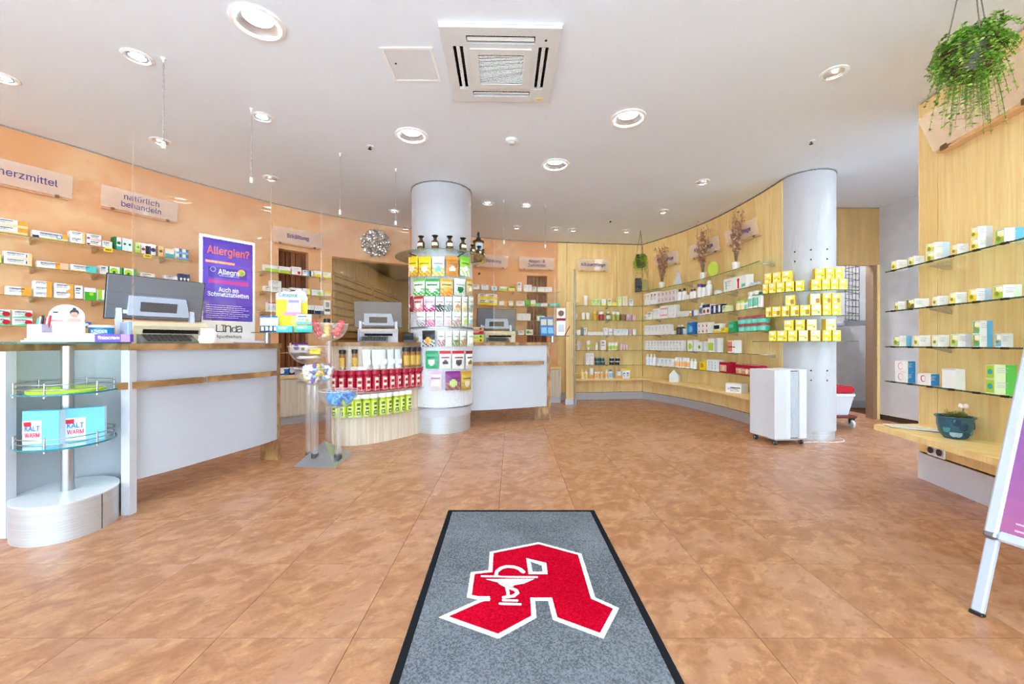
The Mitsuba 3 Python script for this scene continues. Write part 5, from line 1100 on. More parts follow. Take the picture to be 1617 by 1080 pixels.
@memo
def sweet_bag(w, h, base, top, low, dot):
    """A filled foil bag: pillow with flat seams; printed in patches."""
    nx, nz = 8, 12; t = .022
    def P(i, j, s):
        u, v = i / nx, j / nz
        b = max(0., math.sin(math.pi * u)) ** .6 * max(0., math.sin(math.pi * min(max((v - .06) / .82, 0), 1))) ** .6
        wob = .0022 * math.sin(9 * u + 7 * v) * (b > .3)
        return ((u - .5) * w * (1 - .03 * math.sin(math.pi * v)), -s * (t * b + .0005) - wob * s - .002, v * h)
    mb = MB()
    for j in range(nz):
        for i in range(nx):
            u, v = (i + .5) / nx, (j + .5) / nz
            c = base
            if v > .8: c = top
            elif v < .38: c = low if (i + j) % 3 else base
            if (u - .5) ** 2 + ((v - .36) * h / w) ** 2 < .055: c = dot
            if .60 < v < .68 and .12 < u < .88: c = tuple(int(.55 * q + .45 * w_) for q, w_ in zip(C[top] if isinstance(top, str) else top, (50, 50, 66)))
            mb.add(quad(P(i, j, 1), P(i + 1, j, 1), P(i + 1, j + 1, 1), P(i, j + 1, 1)), c)
            mb.add(quad(P(i + 1, j, -1), P(i, j, -1), P(i, j + 1, -1), P(i + 1, j + 1, -1)), base)
    return mb.ply('satin')
ROWS = [
 ('top', 401, 432, .085, [(645, 660, 'yellow', 'yellow', 'gold', 'cream', 'yellow sweet bag with white blossom, outer one'), (661, 681, 'yellow', 'yellow', 'gold', 'cream', 'yellow sweet bag with white blossom, inner one'), (682, 702, (214, 228, 222), 'white', (200, 196, 50), 'sky', 'white and blue sweet bag with yellow foot'),
   (704, 724, (200, 124, 40), 'orange', (206, 140, 60), 'offwhite', 'orange brown sweet bag with white centre'), (726, 742, (150, 210, 60), (130, 215, 50), 'white', 'offwhite', 'bright lime sweet bag with white patch')]),
 ('second', 436, 463, .07, [(653, 671, (222, 236, 220), (110, 190, 90), (90, 180, 70), 'white', 'white and green herbal sweet bag'), (672, 694, (200, 228, 196), (40, 150, 50), (50, 160, 60), 'white', 'large green herbal sweet bag'), (695, 715, (236, 196, 120), 'gold', (226, 130, 40), 'orange', 'orange fruit sweet bag'),
   (717, 735, (214, 228, 214), 'white', (190, 206, 180), 'dgreen', 'pale mint sweet bag with dark leaves'), (736, 746, (200, 180, 120), 'gold', (190, 160, 130), 'cream', 'ochre and beige sweet bag')]),
 ('third', 464, 488, .06, [(645, 653, 'wine', 'crimson', 'wine', 'pink', 'dark red sweet bag at the end'), (654, 668, (226, 180, 180), 'red', (222, 120, 120), 'white', 'red and white sweet bag'), (669, 687, (216, 190, 206), 'white', (180, 50, 110), 'white', 'magenta and white sweet bag'), (688, 701, 'white', 'lgrey', (60, 60, 66), 'dgrey', 'white sweet bag with black drops'),
   (702, 714, (214, 224, 220), 'white', (120, 140, 140), 'grey', 'pale sweet bag with grey green drops'), (715, 728, (228, 226, 206), 'white', (206, 190, 150), 'tan', 'pale sweet bag with beige drops'), (729, 738, (222, 224, 200), 'white', (200, 196, 140), 'beige', 'narrow pale sweet bag with yellow drops'), (739, 748, (200, 210, 196), 'white', (150, 165, 150), 'grey', 'narrow pale sweet bag with green grey drops')]),
 ('fourth', 488, 511, .055, [(658, 672, 'white', 'white', (150, 145, 150), 'lgrey', 'white sweet bag with grey drops'), (673, 686, 'white', 'white', (220, 90, 150), 'pink', 'white sweet bag with pink drops'), (687, 700, 'white', 'offwhite', 'lgrey', 'lgrey', 'plain white sweet bag'), (701, 713, 'white', 'white', (226, 200, 190), 'rose', 'white sweet bag with salmon drops'),
   (714, 728, (232, 236, 220), 'white', (170, 150, 130), 'mauve', 'white sweet bag with brown drops'), (729, 738, (228, 236, 216), 'white', (196, 214, 170), 'lime', 'white sweet bag with lime drops'), (739, 747, (226, 234, 216), 'white', (170, 190, 180), 'sky', 'narrow white sweet bag at the row end')]),
 ('fifth', 518, 543, .055, [(667, 687, 'black', 'black', 'lgrey', 'orange', 'black sweet bag with orange lettering'), (691, 702, 'white', 'offwhite', (160, 110, 120), 'rose', 'clear sweet bag with pink brown drops'), (703, 714, (232, 238, 226), 'white', (210, 222, 200), 'white', 'clear sweet bag with pale drops'), (715, 725, (206, 214, 190), 'white', (120, 130, 90), 'olive', 'clear sweet bag with olive drops'),
   (726, 736, (206, 214, 190), 'white', (150, 140, 100), 'tan', 'clear sweet bag with tan drops'), (737, 748, (234, 240, 228), 'white', (220, 230, 214), 'white', 'clear sweet bag with white drops')]),
 ('sixth', 550, 578, .05, [(672, 692, (60, 170, 120), (40, 140, 90), (60, 160, 110), 'white', 'green sweet bag with white pillow picture'), (694, 712, 'white', 'red', (220, 226, 214), 'dgrey', 'first red and white sweet bag'), (714, 733, 'white', 'red', (220, 226, 214), 'dgrey', 'second red and white sweet bag'), (735, 746, 'white', 'wine', (214, 206, 190), 'olive', 'narrow red and white sweet bag')]),
 ('lowest', 582, 612, .05, [(679, 698, (222, 200, 216), (206, 170, 200), (214, 210, 206), 'white', 'pale lilac sweet bag'), (703, 727, (140, 50, 130), (120, 40, 120), (160, 130, 90), (190, 210, 140), 'purple sweet bag with green picture'), (728, 744, (200, 170, 70), 'gold', (170, 140, 70), 'beige', 'golden sweet bag')])]
for row, y0, y1, so, bags in ROWS:
    for j, (x0, x1, base, topc, low, dot, lab) in enumerate(bags):
        p = ray(arc(RL + so, -179, 25, 90), (x0 + x1) / 2)
        nrm = (p - cl) / np.linalg.norm(p - cl)
        vis = max(.35, abs(nrm @ (-p / np.linalg.norm(p))))
        w = (x1 - x0) / F * p[1] / max(vis, .62) * .98; h = (y1 - y0) / F * p[1]; z0 = 1 - (y1 - YH) / F * p[1]
        k = thing('sweet_bag', fit(f'{lab} in the {row} row on the thick column'), 'bag')
        M = frame([*p, z0], nrm)
        put(k, sweet_bag(round(w, 3), round(h, 3), base, topc, low, dot), M)
        q = cl + (RL + .02) * nrm; e = p + nrm * .02
        part(colL, 'peg_hook', one(tube([[*q, z0 + h * .965], [*e, z0 + h * .955], [*(e + nrm * .004), z0 + h * .955 + .012]], .0022, 6), 'steel').ply('metal'))
# ---------------------------------------------------------------- acrylic bowl stand
st = thing('bowl_stand', 'clear acrylic stand of four sweet bowls on a steel pyramid foot', 'stand')
B4 = [np.array(b) for b in ((-1.772, 3.282), (-1.424, 3.252), (-1.44, 3.68), (-1.80, 3.70))]; AP = np.array([-1.61, 3.475])
for i in range(4):
    a, b = B4[i], B4[(i + 1) % 4]
    part(st, 'foot_plate', one(hull([[*a, 0], [*b, 0], [*AP, .165], [*(a * .99 + AP * .01), -.0], [*AP, .155]]), 'steel').ply('metal'))
BOWLS = [((-1.625, 3.60), .158, 1.17, 'highest'), ((-1.783, 3.56), .164, .972, 'second'), ((-1.635, 3.36), .152, .796, 'third'), ((-1.465, 3.42), .155, .604, 'lowest')]
for (c, r, zr, w) in BOWLS:
    prof = [(0, zr - r * .97)] + [(r * math.sin(t), zr - r * .97 * math.cos(t)) for t in np.linspace(.2, 1.5708, 10)] + [(r + .004, zr), (r + .004, zr + .003)]
    b_ = part(st, 'bowl', one(lathe(prof, 40, *c), 'white').ply('milky'))
    part(b_, 'rim', one(lathe([(r + .003, zr), (r + .005, zr), (r + .005, zr + .003), (r + .003, zr + .003), (r + .003, zr)], 40, *c), (214, 218, 220)).ply('gloss'))
    d = max(abs(np.array(c) - AP)) ; zf = max(.012, .16 * (1 - d / .19))
    part(st, 'tube', one(lathe([(.027, zf), (.027, zr - r * .95)], 24, *c), 'white').ply('milky'))
    part(st, 'tube_socket', one(lathe([(.0275, zf - .01), (.029, zf - .01), (.029, zf + .025), (.0275, zf + .025)], 20, *c), (66, 66, 70)).ply('gloss'))
def inbowl(i, f, a, lift=0.):
    c, r, zr, _ = BOWLS[i]
    return np.array([c[0] + f * r * math.cos(a), c[1] + f * r * math.sin(a), zr - r * .97 * math.sqrt(max(0, 1 - f * f)) + .012 + lift])
for s_, (dx, tilt, lab) in enumerate(((-.085, -24, 'red and white toffee tube leaning in the highest bowl beside the display card'), (.085, 24, 'red and white toffee tube leaning in the highest bowl beside the counter'))):
    k = thing('toffee_tube', lab, 'sweets')
    M = T().translate([-1.625 + dx * .8, 3.58, 1.06]).rotate([0, 1, 0], tilt).matrix
    m_ = MB().add(lathe([(0, 0), (.026, .006), (.03, .02), (.03, .13), (.024, .15), (0, .155)], 16), (214, 70, 84))
    for q in range(3): m_.add(move(plab(.0305, 14, .02 + .04 * q, .042 + .04 * q, 2.2), 0, 0), (238, 214, 200))
    put(k, m_.ply('satin'), M)
k = thing('syrup_bottle', 'small yellow bottle with black cap standing in the highest bowl', 'bottle')
for n_, s_ in bottle(.05, .17, .05, base=(214, 170, 60), cap='black', label=(236, 216, 130), neck=.9): part(k, n_, s_, frame([-1.62, 3.54, 1.045], (.3, -.95)))
for j in range(6):
    k = thing('toffee', 'cream and red wrapped toffee between the tubes in the highest bowl', 'sweets', 'toffees in the highest bowl')
    put(k, one(sphere(inbowl(0, .35 + .1 * (j % 3), j * 1.05 + .4, .02 + .03 * (j % 2)), .022, 2, (1, 1, .8)), ((236, 222, 196), (220, 120, 110))[j % 2]).ply('satin'))
for j in range(4):
    k = thing('leaflet', f'white leaflet lying flat in the second bowl of the stand, {ORD[j]} from below', 'leaflet', 'leaflets in the second bowl')
    put(k, one(xf(box(-.075, .075, -.05, .05, 0, .003), rotm([1, .3, 0], -6 + 3 * j, (-1.783, 3.55, .865 + .006 * j)) @ rotm([0, 0, 1], 14 * j - 20)), (244, 240, 234)).ply('paper'))
k = thing('sample_box', 'yellow and lime sample packet standing in the second bowl', 'box')
put(k, carton(.085, .05, .03, base='yellow', bands=(('N', 'olive'),))[0][1], frame([-1.75, 3.60, .905], (.3, -.95)))
cols3 = [(232, 232, 240), (250, 250, 250), (110, 90, 170), (150, 190, 230), (240, 210, 60), (244, 232, 190), (214, 220, 236)]
def wrapped(p, r, c, spin):
    m_ = MB().add(sphere((0, 0, 0), r, 1, (1.25, .85, .8)), c)
    for sg in (-1, 1): m_.add(hull([(sg * r * 1.15, 0, 0)] + [(sg * r * 1.9, y, z) for y, z in ((r * .6, r * .1), (-r * .6, -r * .1), (0, r * .35), (0, -r * .35))]), c)
    return m_.ply('satin'), np.array(T().translate(p.tolist()).rotate([0, 0, 1], spin).rotate([0, 1, 0], spin * .3).matrix)
for i, n_, rr, lab, grp in ((2, 46, .02, 'white, violet and yellow wrapped sweet in the third bowl', 'wrapped sweets in the third bowl'), (3, 46, .019, 'blue wrapped sweet in the lowest bowl', 'blue sweets in the lowest bowl')):
    for j in range(n_):
        c, r, zr, _ = BOWLS[i]
        ztop = zr + (.012 if i == 2 else -.035)
        zq = zr - r * .97 + .03 + (ztop - zr + r * .97 - .03) * ((j + .5) / n_) ** .7
        rm = (r * math.sqrt(max(.02, 1 - min(1, max(0, (zr - zq) / (r * .97))) ** 2)) - .03) * (1 if zq < zr else .8)
        f = math.sqrt((j * .618) % 1) ; a = j * 2.4
        q = np.array([c[0] + f * rm * math.cos(a), c[1] + f * rm * math.sin(a), zq])
        cc = cols3[j % 7] if i == 2 else ((60, 140, 205), (90, 170, 222), (40, 110, 190), (120, 190, 230))[j % 4]
        sh, M = wrapped(q, rr, cc, rnd.uniform(0, 360))
        put(thing('wrapped_sweet', lab, 'sweets', grp), sh, M)
# ---------------------------------------------------------------- entrance mat with emblem
mt = thing('entrance_mat', 'grey entrance mat with black border and red pharmacy letter on the floor', 'mat')
MP = [np.array(p) for p in ((-.379, 2.415), (.489, 2.415), (.508, .86), (-.352, .86))]
mat_poly = Polygon(MP)
part(mt, 'border', one(extrude(mat_poly, .0005, .006), (34, 35, 38)).ply('matte'))
part(mt, 'pile', one(extrude(mat_poly.buffer(-.028), .006, .0085), 'grey').ply('pile_grey'))
def zoomed(pts, s, ox, oy): return [onz(ox + x / s, oy + y / s)[:2] for x, y in pts]
Z5 = lambda pts: zoomed(pts, 3.234, 600, 780)
Z6 = lambda pts: zoomed(pts, 6.219, 740, 860)
outer = Polygon(Z5([(300, 630), (490, 545), (505, 540), (443, 527), (463, 398), (553, 388), (560, 293), (810, 243), (1030, 303), (1100, 528), (1222, 583), (1142, 740), (882, 642), (858, 545), (793, 545), (800, 632), (605, 740)])).buffer(0)
hole = Polygon(Z5([(770, 343), (825, 362), (830, 395), (780, 395)]))
hole_w = Polygon(Z5([(746, 325), (850, 350), (857, 410), (758, 410)]))
red_ = outer.buffer(-.019, join_style=2).difference(hole_w).difference(Polygon(Z5([(440, 522), (562, 522), (562, 548), (505, 548)])))
wht_ = outer.difference(red_).difference(hole)
part(mt, 'emblem_outline', one(extrude(wht_, .0085, .0105), 'white').ply('pile_white'))
part(mt, 'emblem', one(extrude(red_, .0085, .0105), 'red').ply('pile_red'))
line6 = lambda pts, w: LineString(Z6(pts)).buffer(w, cap_style=1)
cup = shapely.union_all([line6([(130, 310), (400, 318), (670, 320)], .0055), Polygon(Z6([(170, 340), (645, 338), (545, 383), (440, 400), (400, 402), (300, 376)])),
    line6([(275, 300), (280, 265), (320, 230), (370, 215), (440, 218), (500, 238), (535, 268)], .010), line6([(430, 402), (375, 425), (385, 470), (390, 515)], .007), line6([(310, 378), (400, 425), (465, 450), (480, 478), (440, 508), (345, 522)], .008),
    line6([(340, 550), (475, 553)], .006), line6([(310, 583), (505, 590)], .006)]).difference(shapely.union_all([line6([(292, 300), (300, 270), (340, 240), (390, 230), (480, 238)], .0022), line6([(318, 378), (400, 415), (470, 450)], .0016)]))
part(mt, 'emblem_chalice', one(extrude(cup, .0105, .0125), 'white').ply('pile_white'))
# ---------------------------------------------------------------- lettered plates on the walls
def wall_sign(curve, x0, x1, lines, label, h=.2, z0=2.285, ts=.05, bold=True, wood=False, lean=6, offset=.055, wfac=.6, lw=None):
    p0, p1 = ray(off(curve, -offset), x0), ray(off(curve, -offset), x1)
    w = np.linalg.norm(p1 - p0); u = (p1 - p0) / w; n = (u[1], -u[0])
    k = thing('sign_plate', label, 'sign')
    M = frame([*((p0 + p1) / 2), z0], n) @ rotm([1, 0, 0], lean)
    part(k, 'plate', one(cbox(-w / 2, w / 2, 0, .006, 0, h, .002), (236, 222, 212)).ply('frosted'), M)
    mb = MB()
    for i, ln in enumerate(lines):
        mb.add(text(ln, ts, 0, -.0006, h * (.5 if len(lines) == 1 else (.56, .2)[i]) - (ts * .45 if len(lines) == 1 else 0), 1e-3, bold=bold, width=w * (lw[i] if lw else wfac)), (52, 46, 128))
    part(k, 'lettering', mb.ply('satin'), M)
    rail = frame([*((p0 + p1) / 2), z0], n)
    part(k, 'rail', one(box(-w * .47, w * .47, .005, offset + .002, -.014, -.006), (206, 176, 140) if wood else (206, 160, 124)).ply('satin'), rail)
    for q in (-.36, .36): part(k, 'clip', one(box(w * q - .012, w * q + .012, -.006, .014, -.016, .008), (150, 120, 92)).ply('metal'), rail)
wall_sign(W_O, -84, 114, ['Schmerzmittel'], 'frosted plate reading Schmerzmittel on the orange wall, cut by the picture edge', wfac=.72, ts=.058, bold=False)
wall_sign(W_O, 159, 280, ['natürlich', 'behandeln'], 'frosted plate with two lines, natürlich behandeln, on the orange wall', lw=(.46, .52), ts=.052, bold=False)
wall_sign(W_O, 431, 507, ['Erkältung'], 'frosted plate reading Erkältung above the niche beside the poster', wfac=.45)
wall_sign(W_O, 742, 802, ['Empfehlung'], 'frosted plate reading Empfehlung beside the thick column', wfac=.62)
wall_sign(W_O, 820, 875, ['Magen- &', 'Darmmittel'], 'frosted plate with two lines about stomach remedies above the narrow niche', lw=(.46, .52), ts=.05)
wall_sign(W_B, 912, 961, ['Körperpflege'], 'frosted plate reading Körperpflege on the flat back wood wall', wfac=.78, wood=True)
for x0, x1, w in ((1035, 1072, 'first from the corner'), (1090, 1137, 'second from the corner'), (1147, 1198, 'third from the corner')):
    wall_sign(W_R, x0, x1, ['Körperpflege'], f'frosted plate reading Körperpflege on the curved wood wall, {w}', wfac=.62, wood=True, lean=10)
pn0 = np.array([near(2.78), 2.78]); 
wall_sign(W_N, 1478, 1700, [], 'large blank frosted plate behind the hanging fern on the near wood wall', wood=True, lean=14, h=.22, z0=2.30) if False else None
k = thing('sign_plate', 'large blank frosted plate behind the hanging fern on the near wood wall', 'sign')
u_ = np.array([-.209, -1.]) / np.hypot(.209, 1); cpt = np.array([near(2.46), 2.46]) + np.array([-.06, .012])
M0 = frame([*cpt, 2.33], (u_[1], -u_[0])); M = M0 @ rotm([1, 0, 0], 22)
part(k, 'plate', one(cbox(-.36, .36, 0, .006, 0, .25, .002), (236, 222, 212)).ply('frosted'), M)
part(k, 'rail', one(box(-.34, .36, .004, .058, -.022, -.006), (214, 170, 122)).ply('satin'), M0)
for q in (-.27, .27): part(k, 'clip', one(box(q - .025, q + .025, -.008, .02, -.02, .012), (130, 100, 76)).ply('metal'), M0)
# silver flower ornament
k = thing('wall_ornament', 'silver flower ball ornament hanging on the orange wall above the storeroom opening', 'ornament')
p = ray(off(W_O, -.05), 593); z = 1 + (YH - 380) / F * p[1]; M = frame([*p, z], (.35, -.94))
r_ = random.Random(3)
for i in range(90):
    f = math.sqrt((i + .5) / 90); a = i * 2.39996; R_o = .2 * f
    c = np.array([R_o * math.cos(a), -.05 * (1 - f * f) - .004 * (i % 3), R_o * math.sin(a)])
    pet = lathe([(0, .006), (.012, .002), (.021, .0), (.024, .004)], 8)
    pet = xf(pet, rotm([1, 0, 0], 90 + r_.uniform(-30, 30)) @ rotm([0, 1, 0], r_.uniform(-30, 30)))
    part(k, 'petal', one(move(pet, *c), ((196, 190, 184), (224, 220, 214), (160, 150, 142))[i % 3]).ply('metal'), M)
for x, y in ((757, 428), (744, 430)):
    k = thing('wall_hook', 'small dark hook in the orange wall ' + ('beneath the plate by the thick column' if x > 750 else 'close to the thick column'), 'hook')
    p = ray(off(W_O, -.012), x); put(k, one(sphere((*p, 1 + (YH - y) / F * p[1]), .018, 1), (90, 56, 40)).ply('satin'))
# tall narrow rack between the stucco and the back wall
k = thing('display_rack', 'tall narrow maple rack with small ledges where stucco meets the back wall', 'rack')
p = onp(900, 6.62)
part(k, 'upright', one(move(box(-.062, .062, 0, .12, .02, 1.68), *p), 'beige').ply('maple'))
part(k, 'base', one(move(box(-.075, .1, -.02, .14, 0, .09), *p), 'steel').ply('steel'))
for z in (1.66, 1.45, 1.22, .98, .75, .52): part(k, 'ledge', one(move(box(.02, .125, -.05, .12, z - .012, z), *p), 'beige').ply('maple'))
part(k, 'pole', one(move(lathe([(.012, .0), (.012, 2.2), (0, 2.202)], 12), *onp(907.5, 6.56)), (160, 170, 160)).ply('metal'))
# ---------------------------------------------------------------- plants and small things on the topmost wood-wall shelf
def foliage(n, stem_len, droop, spread, leaf, seed, colors, per=14, width=.45, up=.5):
    r = random.Random(seed); mb = MB(); stems = MB()
    V, Fc, Cc = [], [], []
    for i in range(n):
        a = r.uniform(0, 2 * math.pi); L = stem_len * r.uniform(.55, 1.1); sp = spread * r.uniform(.3, 1.0); dr_ = droop * r.uniform(.25, 1.15); rise = up * r.uniform(.3, 1.)
        pts = []
        for t_ in np.linspace(0, 1, 9):
            pts.append((sp * math.cos(a) * (t_ ** .7), sp * math.sin(a) * (t_ ** .7), rise * L * math.sin(min(t_ * 2.2, math.pi)) * .5 - dr_ * t_ ** 2.2))
        pts = np.array(pts); stems.add(tube(pts, np.linspace(.002, .0008, 9), 4, caps=False), (96, 108, 40))
        for j in range(per):
            t_ = (j + .5) / per * 8; q = int(min(t_, 7)); base = pts[q] + (pts[q + 1] - pts[q]) * (t_ - q)
            d = (pts[q + 1] - pts[q]); d /= np.linalg.norm(d) + 1e-9
            for sg in (-1, 1):
                s_ = np.cross(d, [0, 0, 1]); s_ = s_ / (np.linalg.norm(s_) + 1e-9) * sg + np.array([r.uniform(-.4, .4), r.uniform(-.4, .4), r.uniform(-.5, .4)]); s_ /= np.linalg.norm(s_)
                l = leaf * r.uniform(.6, 1.2) * (1 - .3 * j / per); tip = base + s_ * l; mid = base + s_ * l * .5; wv = np.cross(s_, [r.uniform(-.3, .3), r.uniform(-.3, .3), 1]); wv *= l * width / (np.linalg.norm(wv) + 1e-9) / 2
                lift = np.array([0, 0, l * .08])
                n0 = len(V) * 1
                V += [base, mid + wv + lift, tip, mid - wv + lift]; Fc += [(n0, n0 + 1, n0 + 2), (n0, n0 + 2, n0 + 3)]
                cc = lin(r.choice(colors)) * r.uniform(.8, 1.15); Cc += [cc] * 4
    return np.array(V), np.array(Fc), np.array(Cc), stems
def plant(k, P, parts):
    V, Fc, Cc, stems = parts; M = np.array(T().translate(list(P)).matrix)
    part(k, 'foliage', mikit.ply((V, Fc), 'leaf', smooth=True, color=Cc), M, kind='stuff')
    part(k, 'stems', stems.ply('satin'), M, kind='stuff')
fern_c = [(98, 160, 44), (128, 186, 60), (74, 132, 34), (160, 205, 90), (190, 214, 120)]
def fern_parts():
    a = foliage(190, .26, .12, .17, .027, 5, fern_c, 15, .75, 1.2)
    b = foliage(85, .2, .36, .17, .027, 6, fern_c, 20, .75, .6)
    c = foliage(90, .22, -.06, .14, .027, 7, fern_c, 14, .75, 1.2)
    V = np.vstack([q[0] for q in (a, b, c)]); Fc = np.vstack([a[1], b[1] + len(a[0]), c[1] + len(a[0]) + len(b[0])])
    st = MB(); [st.add((np.vstack(m.v), np.vstack(m.f)), (96, 108, 40)) for m in (a[3], b[3], c[3])]
    return V, Fc, np.vstack([q[2] for q in (a, b, c)]), st
k = thing('hanging_fern', 'lush bright green hanging fern before the near wood wall', 'plant')
FP = np.array([2.32, 2.05, 2.44])
plant(k, FP, fern_parts())
part(k, 'pot', one(move(lathe([(0, -.09), (.075, -.09), (.105, .03), (.112, .03), (.112, .045), (.1, .045), (.1, .03)], 28), *FP), (70, 46, 30)).ply('satin'))
for a in (0, 2.1, 4.2): part(k, 'cord', one(tube([FP + [.1 * math.cos(a), .1 * math.sin(a), .04], [FP[0] + .045 * math.cos(a), FP[1] + .045 * math.sin(a), ZC]], .0028, 6), (120, 110, 96)).ply('satin'))
k = thing('hanging_fern', 'small hanging fern in dark pot in the corner of the wood walls', 'plant')
FP = np.array([2.03, 6.40, 2.33])
plant(k, FP, foliage(84, .22, .30, .17, .05, 9, [(168, 196, 60), (196, 214, 84), (134, 168, 50)], 9, .7, 1.0))
part(k, 'pot', one(move(lathe([(0, -.13), (.05, -.13), (.075, .06), (.07, .06)], 20), *FP), (44, 36, 26)).ply('satin'))
for a in (.5, 2.6, 4.7): part(k, 'cord', one(tube([FP + [.07 * math.cos(a), .07 * math.sin(a), .05], [FP[0], FP[1], ZC]], .003, 5), (90, 84, 76)).ply('satin'))
def spray(n, H, R0, seed, colors):
    r = random.Random(seed); stems = MB(); V, Fc, Cc = [], [], []
    for i in range(n):
        a = r.uniform(0, 2 * math.pi); th = r.uniform(.05, 1) ** .8 * R0; L = H * r.uniform(.55, 1.05)
        tip = np.array([th * math.cos(a) * L / H, th * math.sin(a) * L / H, L]); bend = np.array([r.uniform(-.02, .02), r.uniform(-.02, .02), 0])
        q = np.linspace(0, 1, 6)[:, None]; pts = tip * q * np.array([1, 1, 1]) ** 1 + bend * np.sin(q * 3.14)
        stems.add(tube(pts, np.linspace(.0022, .001, 6), 4, caps=False), (150, 116, 84))
        for j in range(9):
            f = .42 + .58 * (j + r.random()) / 9; b = tip * f + bend * math.sin(f * 3.14) + np.array([r.gauss(0, .016), r.gauss(0, .016), r.gauss(0, .012)])
            l = r.uniform(.012, .026); e1 = np.array([r.gauss(0, 1) for _ in range(3)]); e1 *= l / np.linalg.norm(e1); e2 = np.cross(e1, [r.gauss(0, 1) for _ in range(3)]); e2 *= .5 * l / (np.linalg.norm(e2) + 1e-9)
            n0 = len(V); V += [b - e1, b + e2, b + e1, b - e2]; Fc += [(n0, n0 + 1, n0 + 2), (n0, n0 + 2, n0 + 3)]; Cc += [lin(r.choice(colors)) * r.uniform(.85, 1.2)] * 4
    return np.array(V), np.array(Fc), np.array(Cc), stems
k = thing('speaker', 'small upright black box with olive side at the end of the topmost wood-wall shelf', 'speaker')
p = ray(SF[0].line, 1013); M = frame([*p, 1.9], (-.2, -1)); part(k, 'body', one(cbox(-.1, .0, 0, .12, 0, .235, .004), (40, 34, 26)).ply('satin'), M); part(k, 'cone', one(xf(lathe([(0, .006), (.02, .002), (.034, 0), (.036, .003)], 20), rotm([1, 0, 0], 90, (-.05, .0, .07))), 'black').ply('satin'), M)
k = thing('vase', 'olive green glass block vase beside the black box on the topmost wood-wall shelf', 'vase')
put(k, one(cbox(.008, .11, 0, .1, 0, .2, .006), (150, 142, 62)).ply('gloss'), M)
for i, (x, hp, w) in enumerate(((1045, 62, 'by the olive block'), (1110, 80, 'beside the lime oval'), (1162, 88, 'at the outer end'))):
    k = thing('dried_flowers', f'brown dried flower sprays in a white cup {w} on the topmost shelf', 'dried flowers')
    p = ray(off(SF[0].front, .07), x); H = hp / F * p[1]
    V, Fc, Cc, stems = spray(44, H, .115, 20 + i, [(176, 128, 104), (150, 92, 78), (204, 160, 128), (222, 196, 150)])
    plant(k, (*p, 1.95), (V, Fc, Cc, stems))
    part(k, 'cup', one(move(lathe([(0, 0), (.035, 0), (.05, .1), (.046, .1)], 20), *p, 1.9005), (236, 232, 224)).ply('gloss'))
k = thing('place_card', 'white pointed card standing between the dried flowers', 'card'); p = ray(SF[0].line, 1071)
put(k, one(hull([(x, y, z) for x, z in ((-.055, 0), (.055, 0), (.03, .12), (0, .235), (-.03, .12)) for y in (0, .01)]), (192, 194, 200)).ply('paper'), frame([*p, 1.9005], (-.4, -.9)))
k = thing('place_card', 'lime green oval card between the dried flowers', 'card'); p = ray(off(SF[0].front, .06), 1126)
put(k, one(xf(extrude(affinity.scale(Point(0, 0).buffer(.07, 16), 1, 1.5), 0, .012), np.array([[1, 0, 0, 0], [0, 0, -1, .012], [0, 1, 0, .105], [0, 0, 0, 1.]])), (190, 206, 80)).ply('paper'), frame([*p, 1.9005], (-.75, -.66)))
# things on the long bench
k = thing('house_ornament', 'small white paper house on the low bench of the curved wood wall', 'ornament'); p = ray(off(W_R, -.2), 1064)
put(k, one(hull([(x, y, z) for y in (0, .12) for x, z in ((-.07, 0), (.07, 0), (.07, .11), (0, .19), (-.07, .11))]), (222, 232, 226)).ply('paper'), frame([*p, .3955], (-.6, -.8)))
k = thing('carton', 'white box with grey script on the bench beside the air purifier', 'box'); p = ray(off(W_R, -.24), 1158)
put(k, carton(.21, .112, .12, base='white', bands=(('N', 'ink', (-.2, .6)), ('D', 'lgrey', (-.3, .4, .15))))[0][1], frame([*p, .3955], (-.9, -.43)))
# ---------------------------------------------------------------- air purifier on castors
k = thing('air_purifier', 'white boxy air purifier on castors with grey side grille before the slim column', 'air purifier')
A0 = np.array([2.555, 3.945]); ang = math.degrees(math.atan2(.052, .356)); M = np.array(T().translate([*A0, 0]).rotate([0, 0, 1], ang).matrix)
W_, D_, zb, zt_ = .352, .33, .062, .735
sidep = [(0, zb), (0, zt_)]
wave = [(.0, 0), (.016, .0)] 
left = Polygon([(0, 0), (.13, 0), (.13, D_), (.0, D_), (-.004, D_ * .9), (.006, D_ * .6), (.012, D_ * .4), (.004, D_ * .12)])
part(k, 'body', one(extrude(left, zb, zt_), (206, 207, 210)).ply('satin'), M)
part(k, 'body', one(cbox(.13, .175, .0, D_, zb, zt_, .002), (210, 211, 214)).ply('satin'), M)
part(k, 'body', one(cbox(.27, W_, -.006, D_, zb, zt_ + .006, .004), (212, 213, 216)).ply('satin'), M)
part(k, 'grille_core', one(box(.175, .27, .02, D_ - .01, zb, zt_ - .01), (120, 124, 130)).ply('satin'), M)
for i in range(8): part(k, 'grille_slat', one(box(.178 + .0115 * i, .186 + .0115 * i, .004, .022, zb + .012, zt_ - .016), (196, 200, 206)).ply('satin'), M)
part(k, 'lid', one(cbox(.02, W_ - .02, .02, D_ - .01, zt_ - .006, zt_, .002), (236, 237, 240)).ply('satin'), M)
part(k, 'base_board', one(box(.02, W_ + .012, .01, D_ - .01, .048, zb), (170, 160, 150)).ply('satin'), M)
